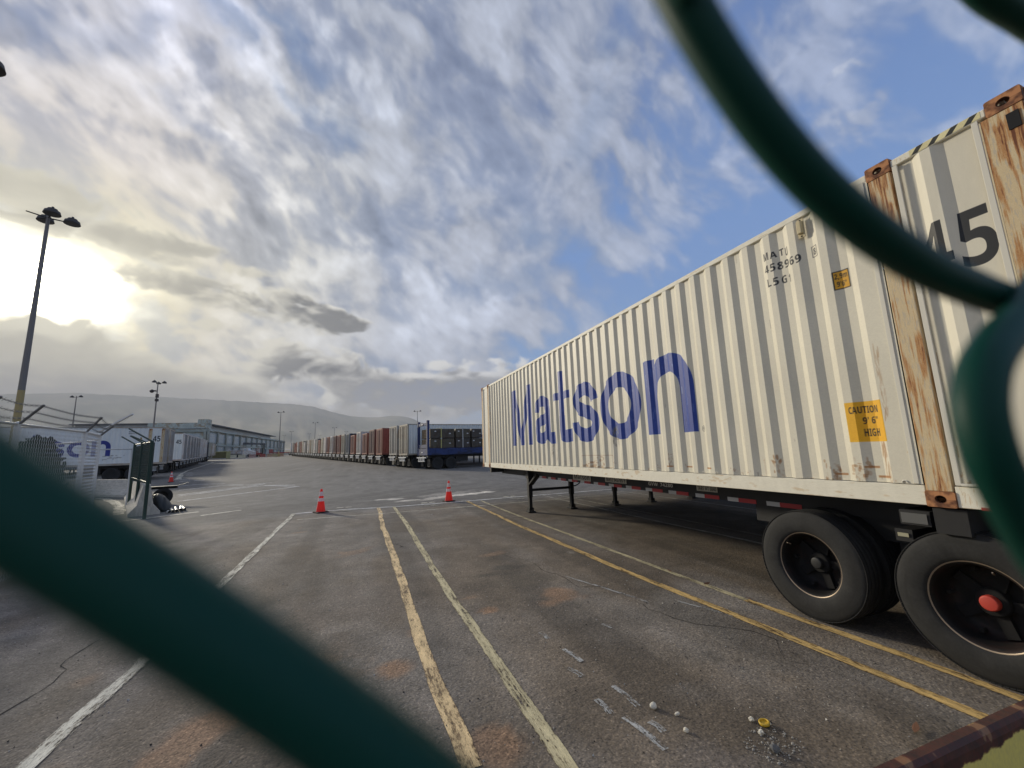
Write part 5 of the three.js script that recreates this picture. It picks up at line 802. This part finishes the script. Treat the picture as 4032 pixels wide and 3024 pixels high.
  for (const [x, z] of [[-13.4, -4.0], [-12.75, -5.9]]) part('post', bar([x, rise(z), z], [x, 2.36, z], 0.03, 0.03, 8), wireGrey, gate);
  
  // concrete barriers
  const conc = new THREE.MeshStandardMaterial({ roughness: 0.9, map: bytes(512, 256, (u, v) => { const q = fbm(u * 10, v * 5, 6), f = vnoise(u * 220, v * 110), e = fbm(u * 40, v * 6, 4), l = 190 + (q - 0.5) * 34 + (f - 0.5) * 14 - smooth(0.60, 0.72, e) * 22; return [l, l * 0.97, l * 0.9]; }) });
  const jersey = (label, a, b, h = 1.0) => {
    const A = flat(a), B = flat(b), L = A.distanceTo(B), s = new THREE.Shape(); [[-0.40, 0], [-0.40, 0.08], [-0.20, 0.34], [-0.085, h], [0.085, h], [0.20, 0.34], [0.40, 0.08], [0.40, 0]].forEach(([x, y], i) => i ? s.lineTo(x, y) : s.moveTo(x, y));
    const g = new THREE.ExtrudeGeometry(s, { depth: L, bevelEnabled: true, bevelSize: 0.012, bevelThickness: 0.012, bevelSegments: 2, steps: 8 });
    const t = thing('concrete_barrier', label, 'barrier', A, 0, 'concrete barriers at the gate'); t.lookAt(B); part('body', g, conc, t);
    for (const z of [L * 0.25, L * 0.75]) part('lifting_slot', box(0.82, 0.07, 0.4, 0, 0.035, z), M.dark, t); return t;
  };
  jersey('concrete barrier seen end-on under the green fence', new V3(-10.98, 0, -2.85), new V3(-14.2, 0, -10.2), 0.98);
  jersey('concrete barrier lying crosswise behind the barred fence', new V3(-14.7, 0, -11.2), new V3(-19.5, 0, -14.3), 0.80);
  const kerbLine = stripe([[-16.1, -11.2], [-15.4, -10.4], [-14.3, -8.6], [-13.4, -6.9], [-12.5, -4.9], [-12.0, -3.6]], 0.32, PAINT.cream, 'curved pale band on the ground inside the concrete barriers'); kerbLine.name = numbered('curved_band');
  // old tyre, plate, tarpaulin, white tubes
  const tyre = thing('old_tyre', 'worn black tyre leaning behind the green fence foot', 'tyre', [-11.72, rise(-6.2) + 0.31, -6.2], 1.75); tyre.scale.setScalar(0.62);
  part('tread', TYRE, rubber, tyre); part('rim', new THREE.CylinderGeometry(0.3, 0.3, 0.04, 32).rotateZ(Math.PI / 2), rimMat, tyre); part('hub', new THREE.CylinderGeometry(0.1, 0.1, 0.2, 16).rotateZ(Math.PI / 2), M.black, tyre);
  const fender = []; { const sh = new THREE.CylinderGeometry(0.5, 0.5, 0.34, 24, 1, true, 0.2, 2.3).rotateZ(Math.PI / 2).rotateX(-1.4); fender.push(sh); }
  const plateT = thing('metal_plate', 'thin grey metal plate lying across the old tyre', 'metal plate', [-11.75, rise(-6.4) + 0.70, -6.4], 0.2); part('sheet', [rbox(1.1, 0.02, 0.45, -0.1, 0, 0, 0.005), box(0.35, 0.02, 0.36, 0.6, 0.05, 0, 0, 0, 0.25)], std(0.13, 0.13, 0.12, 0.5, 0.4), plateT); part('bracket', box(1.0, 0.1, 0.05, -0.1, -0.06, -0.15), M.black, plateT);
  const lump = new THREE.SphereGeometry(1, 48, 28); { const p = lump.attributes.position; for (let i = 0; i < p.count; i++) { const v = new V3().fromBufferAttribute(p, i), k = 1 + 0.34 * (fbm(v.x * 2.2 + 5, v.z * 2.2 + v.y * 1.6, 5) - 0.5) + 0.08 * (fbm(v.x * 9 + 3, v.y * 7 + v.z * 9, 3) - 0.5); p.setXYZ(i, v.x * 0.36 * k, Math.max(0, v.y * 0.50 * k + 0.02 - v.x * 0.28), v.z * 0.62 * k); } lump.computeVertexNormals(); }
  const tarp = lone('tarpaulin', lump, std(0.007, 0.010, 0.009, 0.55), 'dark crumpled tarpaulin bundle at the barrier foot', 'tarpaulin'); tarp.position.set(-10.95, rise(-4.1) + 0, -4.1); tarp.rotation.y = 0.4;
  const tubeMat = std(0.6, 0.6, 0.55, 0.4), n = (x, z) => new V3(x, rise(z) + 0.045, z);
  [[[-10.62, -3.9], [-10.24, -3.0], 'white tube lying nearest the dark tarpaulin'], [[-10.60, -4.25], [-10.16, -3.05], 'white tube second from the tarpaulin'], [[-10.62, -4.8], [-10.08, -3.15], 'longest white tube crossing the pile'], [[-10.45, -4.4], [-10.02, -3.35], 'white tube lying apart on the right of the pile'], [[-10.42, -3.12], [-10.33, -2.98], 'short white tube stub in front of the pile']].forEach(([a, b, l]) => {
    const A = n(...a), B = n(...b), d = B.clone().sub(A), t = thing('plastic_tube', l, 'tube', A, Math.atan2(d.x, d.z), 'white tubes on the asphalt'), L = d.length();
    part('tube', new THREE.CylinderGeometry(0.045, 0.045, L, 18, 1, true).rotateX(Math.PI / 2).translate(0, 0, L / 2), tubeMat, t).material.side = THREE.DoubleSide; part('dark_end', new THREE.CylinderGeometry(0.041, 0.041, 0.01, 18).rotateX(Math.PI / 2).translate(0, 0, L - 0.02), M.dark, t);
  });
  // dark shrub behind the barred fence
  const sh = thing('shrub', 'dark leafy shrub behind the barred steel fence', 'shrub', flat(yard(-10.5, 9.1)));
  const leaf = new THREE.CircleGeometry(0.075, 5), leaves = [], r = rng(91), e = new THREE.Euler();
  for (let k = 0; k < 2600; k++) { const a = r() * 6.283, b = Math.acos(2 * r() - 1), q = Math.pow(r(), 0.4); const lob = 1 + 0.4 * (fbm(Math.cos(a) * 2 + 4, b * 2 + Math.sin(a) * 2, 3) - 0.5) * 2; leaves.push(leaf.clone().applyMatrix4(new THREE.Matrix4().makeRotationFromEuler(e.set(r() * 6, r() * 6, r() * 6))).translate(Math.sin(b) * Math.cos(a) * 0.5 * q * lob, 1.55 + Math.cos(b) * 0.75 * q * lob, Math.sin(b) * Math.sin(a) * 0.5 * q * lob)); }
  part('foliage', leaves, std(0.03, 0.045, 0.025, 0.8, 0, { side: THREE.DoubleSide }), sh); part('stem', [bar([0, 0, 0], [0.1, 1.2, 0], 0.06, 0.03), bar([0, 0.3, 0], [-0.5, 1.3, 0.2], 0.04, 0.02), bar([0, 0.4, 0], [0.5, 1.4, -0.3], 0.04, 0.02)], std(0.05, 0.04, 0.03, 0.9), sh);
}

// ---------------------------------------------------------------- yellow guard rail between fence and trailers
{
  const rustRail = new THREE.MeshStandardMaterial({ roughness: 0.6, map: bytes(2048, 128, (u, v) => {
    const x = u * 4, q = fbm(x * 5, v * 2.5 + 3, 5), t = fbm(x * 22, v * 8, 4), f = vnoise(x * 160, v * 60), e = fbm(x * 12 + 9, 3, 3);
    const h = Math.abs(v - 0.53) + (q - 0.5) * 0.13 + (t - 0.5) * 0.06, a = smooth(0.090, 0.080, h), run = smooth(0.62, 0.72, fbm(x * 9, v * 0.8, 4)) * 0.5 * (v > 0.5 ? 1 : 0);
    const flake = smooth(0.66, 0.70, t) * 0.55;
    const y = [224 + (f - 0.5) * 14, 204 + (f - 0.5) * 14, 108], R = [74 + (t - 0.5) * 60 + (f - 0.5) * 20, 38 + (t - 0.5) * 34, 24 + (t - 0.5) * 18];
    return [0, 1, 2].map((k) => { let c = y[k] + ([150, 104, 50][k] - y[k]) * run; c += (R[k] - c) * a; return c + ([196, 168, 118][k] - c) * flake * a * 0.7; });
  }) });
  const t = thing('guard_rail', 'yellow steel guard rail flaking to brown rust along its top', 'guard rail', [0, 0, 13.83]);
  const prof = [[0.015, -0.28], [0.03, -0.26], [0.03, -0.03], [0.026, -0.012], [0.014, 0.0], [-0.014, 0.0], [-0.026, -0.012], [-0.03, -0.03], [-0.03, -0.28]], pos = [], uv = [], x0 = -3.6, x1 = 6, n = 120, lens = [0];
  for (let k = 1; k < prof.length; k++) lens.push(lens[k - 1] + Math.hypot(prof[k][0] - prof[k - 1][0], prof[k][1] - prof[k - 1][1]));
  const tot = lens[lens.length - 1];
  const P = (i, k) => { const x = x0 + (x1 - x0) * i / n, w = 0.006 * (fbm(x * 3, k * 0.7, 3) - 0.5); return [x, 0.757 + prof[k][1] + w, 0.02 + prof[k][0] + w]; };
  for (let i = 0; i < n; i++) for (let k = 0; k < prof.length - 1; k++) { const a = P(i, k), b = P(i + 1, k), c = P(i + 1, k + 1), d = P(i, k + 1), U = (q) => (x0 + (x1 - x0) * q / n) / 4, W = (q) => 1 - lens[q] / tot; pos.push(...a, ...b, ...c, ...a, ...c, ...d); uv.push(U(i), W(k), U(i + 1), W(k), U(i + 1), W(k + 1), U(i), W(k), U(i + 1), W(k + 1), U(i), W(k + 1)); }
  const g = new THREE.BufferGeometry(); g.setAttribute('position', new THREE.Float32BufferAttribute(pos, 3)); g.setAttribute('uv', new THREE.Float32BufferAttribute(uv, 2)); g.computeVertexNormals();
  part('rail', g, rustRail, t);
  for (const x of [-3.3, -1.2, 0.9, 3, 5.1]) part('post', box(0.11, 0.62, 0.08, x, 0.31, 0.04), std(0.45, 0.36, 0.08, 0.6), t);
}

// ---------------------------------------------------------------- litter on the asphalt
{
  const r = rng(33), stone = (s, seed) => { const g = new THREE.IcosahedronGeometry(s * 0.85, 1), p = g.attributes.position; for (let i = 0; i < p.count; i++) { const v = new V3().fromBufferAttribute(p, i), k = 0.30 + 1.4 * fbm(v.x / s * 1.5 + seed, v.y / s * 1.2 + v.z / s * 0.9 + seed * 2, 4); p.setXYZ(i, v.x * k, v.y * k * 0.75, v.z * k * 0.9); } g.computeVertexNormals(); return g; };
  const white = new THREE.MeshStandardMaterial({ color: new THREE.Color(0.62, 0.58, 0.48), roughness: 0.95 }), greyS = std(0.12, 0.12, 0.12, 0.95);
  [[-2.27, 12.2, 0.031, 'largest pale stone by the white scrapes'], [-2.18, 12.32, 0.018, 'small pale stone right of the largest one'], [-2.24, 12.47, 0.021, 'pale round stone nearest the fence'], [-1.79, 12.55, 0.021, 'pale stone above the yellow ring'], [-1.84, 12.66, 0.020, 'pale stone left of the stone crumbs'], [-1.90, 12.80, 0.030, 'dark grey pebble beside the crumbs'], [-1.72, 12.62, 0.013, 'tiny pale stone right of the yellow ring']].forEach(([x, z, s, l], k) => { const o = lone('stone', stone(s, k * 3.1), k === 5 ? greyS : white, l, 'stone', 'stones lying in the empty stall'); o.position.set(x, s * 0.55, z); });
  const ring = lone('bottle_cap', merge([new THREE.LatheGeometry([[0.030, 0], [0.032, 0.004], [0.032, 0.013], [0.026, 0.017], [0.022, 0.013], [0.022, 0.004]].map(([a, b]) => new THREE.Vector2(a, b)), 28), new THREE.CylinderGeometry(0.024, 0.024, 0.003, 24).translate(0, 0.004, 0)]), std(0.55, 0.36, 0.03, 0.4), 'bright yellow plastic cap among the stone crumbs', 'cap'); ring.position.set(-1.75, 0.008, 12.61); ring.rotation.z = 0.16;
  const crumbs = []; for (let k = 0; k < 150; k++) { const a = r() * 6.28, d = Math.pow(r(), 0.7) * 0.17; crumbs.push(stone(0.003 + 0.007 * r() * r(), k).translate(-1.86 + Math.cos(a) * d, 0.003, 12.76 + Math.sin(a) * d * 0.9)); }
  lone('crumbs', merge(crumbs), std(0.34, 0.32, 0.28, 0.95), 'scatter of pale stone crumbs on the asphalt', null, null, 'stuff');
  const grit = []; for (let k = 0; k < 2200; k++) { const x = -9 + r() * 9, z = -3 + Math.pow(r(), 0.6) * 17; grit.push(new THREE.TetrahedronGeometry(0.004 + 0.012 * r() * r() * r(), 0).rotateX(r() * 3).rotateY(r() * 3).translate(x, rise(z) + 0.002, z)); }
  lone('grit', merge(grit), std(0.42, 0.40, 0.36, 0.95), 'loose pale grit strewn over the asphalt', null, null, 'stuff');
  const dgrit = []; for (let k = 0; k < 1500; k++) { const x = -9 + r() * 9, z = -3 + Math.pow(r(), 0.6) * 17; dgrit.push(new THREE.TetrahedronGeometry(0.004 + 0.012 * r() * r() * r(), 0).rotateX(r() * 3).rotateY(r() * 3).translate(x, rise(z) + 0.002, z)); }
  lone('dark_grit', merge(dgrit), std(0.03, 0.028, 0.026, 0.95), 'loose dark grit strewn over the asphalt', null, null, 'stuff');
  const leafG = () => { const s = new THREE.Shape(); s.moveTo(0, -0.05); s.quadraticCurveTo(0.032, 0, 0, 0.06); s.quadraticCurveTo(-0.03, 0, 0, -0.05); const g = new THREE.ExtrudeGeometry(s, { depth: 0.0012, bevelEnabled: false }); const p = g.attributes.position; for (let i = 0; i < p.count; i++) p.setZ(i, p.getZ(i) + Math.abs(p.getX(i)) * 0.6 + p.getY(i) * p.getY(i) * 4); g.computeVertexNormals(); return g.rotateX(-Math.PI / 2); };
  const dry = std(0.16, 0.075, 0.04, 0.8, 0, { side: THREE.DoubleSide });
  [[-0.05, 9.75, 'dry brown leaf on the faded yellow line'], [-0.02, 10.4, 'second dry leaf along the faded yellow line'], [0.0, 11.0, 'dark dry leaf just before the front tyre'], [-0.98, 13.0, 'curled brown leaf near the guard rail']].forEach(([x, z, l], k) => { const o = lone('dry_leaf', leafG(), dry, l, 'leaf', 'dry leaves on the asphalt'); o.position.set(x, 0.008, z); o.rotation.set(0.1, k * 1.7, 0.15); o.scale.setScalar(0.8 + 0.3 * (k % 2)); });
  const twig = lone('twig', new THREE.TubeGeometry(new THREE.CatmullRomCurve3([new V3(-4.42, 0.006, 13.02), new V3(-4.39, 0.016, 12.98), new V3(-4.33, 0.012, 12.94), new V3(-4.27, 0.005, 12.93)]), 12, 0.002, 5), std(0.5, 0.48, 0.38, 0.7), 'pale curved twig at the lower left', 'twig');
  const pap = lone('paper_scrap', box(0.06, 0.004, 0.02).rotateY(0.5), std(0.6, 0.6, 0.58, 0.8), 'small white scrap near the first cone line', 'paper scrap'); pap.position.set(-2.2, 0.006, 2.2);
}

// ---------------------------------------------------------------- the green fence the camera looks through
{
  const green = new THREE.MeshPhysicalMaterial({ color: new THREE.Color(0.0008, 0.042, 0.028), roughness: 0.5, specularIntensity: 0.4 });
  const D = 0.021, r = 0.00184, t = thing('woven_wire_fence', 'blurred dark green wire fence right in front of the camera', 'fence', [EYE.x, EYE.y, EYE.z - D]);
  const wire = (pts, seg = 60, rad = r) => part('wire', new THREE.TubeGeometry(new THREE.CatmullRomCurve3(pts.map(([u, v, w = 0]) => new V3(u * D * (1 - w), v * D * (1 - w), w * D)), false, 'centripetal'), seg, rad, 14), green, t);
  const half = 1.69, low = -1.74 / D, high = 0.66 / D;
  // zigzag wire: bends at uL on even rows, at uL + span on odd rows
  const zigPts = (uL, vL, span, from, to) => { const pts = []; const k0 = Math.ceil((from - vL) / half), k1 = Math.floor((to - vL) / half); for (let k = k0; k <= k1; k++) { const right = ((k % 2) + 2) % 2, u = right ? uL + span : uL, v = vL + k * half, s = right ? -1 : 1; pts.push([u + s * 0.32, v - 0.26, 0.06], [u, v, right ? -0.07 : 0.07], [u + s * 0.32, v + 0.26, -0.06]); } return pts; };
  const zig = (uL, vL, span, from, to, lead = [], tail = []) => { const pts = [...lead, ...zigPts(uL, vL, span, from, to), ...tail]; return wire(pts, Math.max(8, pts.length * 4)); };
  // strands in view: the wire bending in from the right, bent out of shape
  wire([[4.2, -2.2], [3.9, -1.85], [3.45, -1.26], [3.0, -0.80, 0.01], [2.76, -0.51, 0.03], [2.62, -0.28, 0.05], [2.535, -0.09, 0.06], [2.53, 0.11, 0.06], [2.62, 0.28, 0.06], [2.82, 0.43, 0.05], [3.12, 0.585, 0.03], [3.5, 0.86], [4.1, 1.3, -0.02], [4.75, 1.85, -0.05], [4.95, 2.25, -0.06], [4.65, 2.62, -0.03], [4.1, 2.70], [3.6, 2.72], [3.28, 2.86], [3.02, 3.12], [2.75, 3.3]], 220);
  zig(2.56, 0.02, 1.72, low, -3.0, [], [[4.2, -2.2]]); zig(2.56, 0.02, 1.72, 4.6, high, [[2.75, 3.3]]);
  wire([[1.0, 1.86, -0.02], [1.109, 1.666], [1.243, 1.46], [1.435, 1.232], [1.662, 1.037], [1.89, 0.905], [2.284, 0.755, -0.04], [2.75, 0.67, -0.10], [3.2, 0.60, -0.16], [3.6, 0.40, -0.12], [3.8, 0.1, -0.05]], 80);   // the strand from the top passes behind it and ends
  wire([[-1.5, 0.42, 0.05], [-1.2, 0.42, 0.02], [-0.90, 0.215], [-0.58, -0.062], [-0.385, -0.225], [-0.23, -0.358], [-0.09, -0.483], [0.09, -0.65], [0.5, -1.06], [1.0, -1.52, -0.03], [1.15, -1.75, -0.06], [0.9, -2.05, 0.03]], 80);
  // regular weave all round the opening
  for (let k = 2; k <= 12; k++) zig(2.56 + k * 1.70, 0.02 - (k % 2) * half, 1.72, low, high);
  for (let k = 2; k <= 13; k++) zig(0.86 - k * 1.70 - 0.3, 0.02 + (k % 2) * half, 1.72, low, high);
  zig(0.90, 2.0, 1.9, 2.0, high, [[1.0, 1.86, -0.02]]); zig(0.9, -3.4, 1.7, low, -3.3); zig(-0.9, 3.3, 1.75, 3.3, high); zig(-0.85, -3.0, 1.75, low, -2.4, [], [[0.9, -2.05, 0.03]]);
  part('top_rail', bar([-1.0, 0.68, 0.012], [1.0, 0.68, 0.012], 0.024, 0.024, 14), green, t);
  for (const x of [-0.95, 0.98]) part('post', bar([x, -1.76, 0.03], [x, 0.70, 0.03], 0.03, 0.03, 14), green, t);
}

renderer.render(scene, camera);
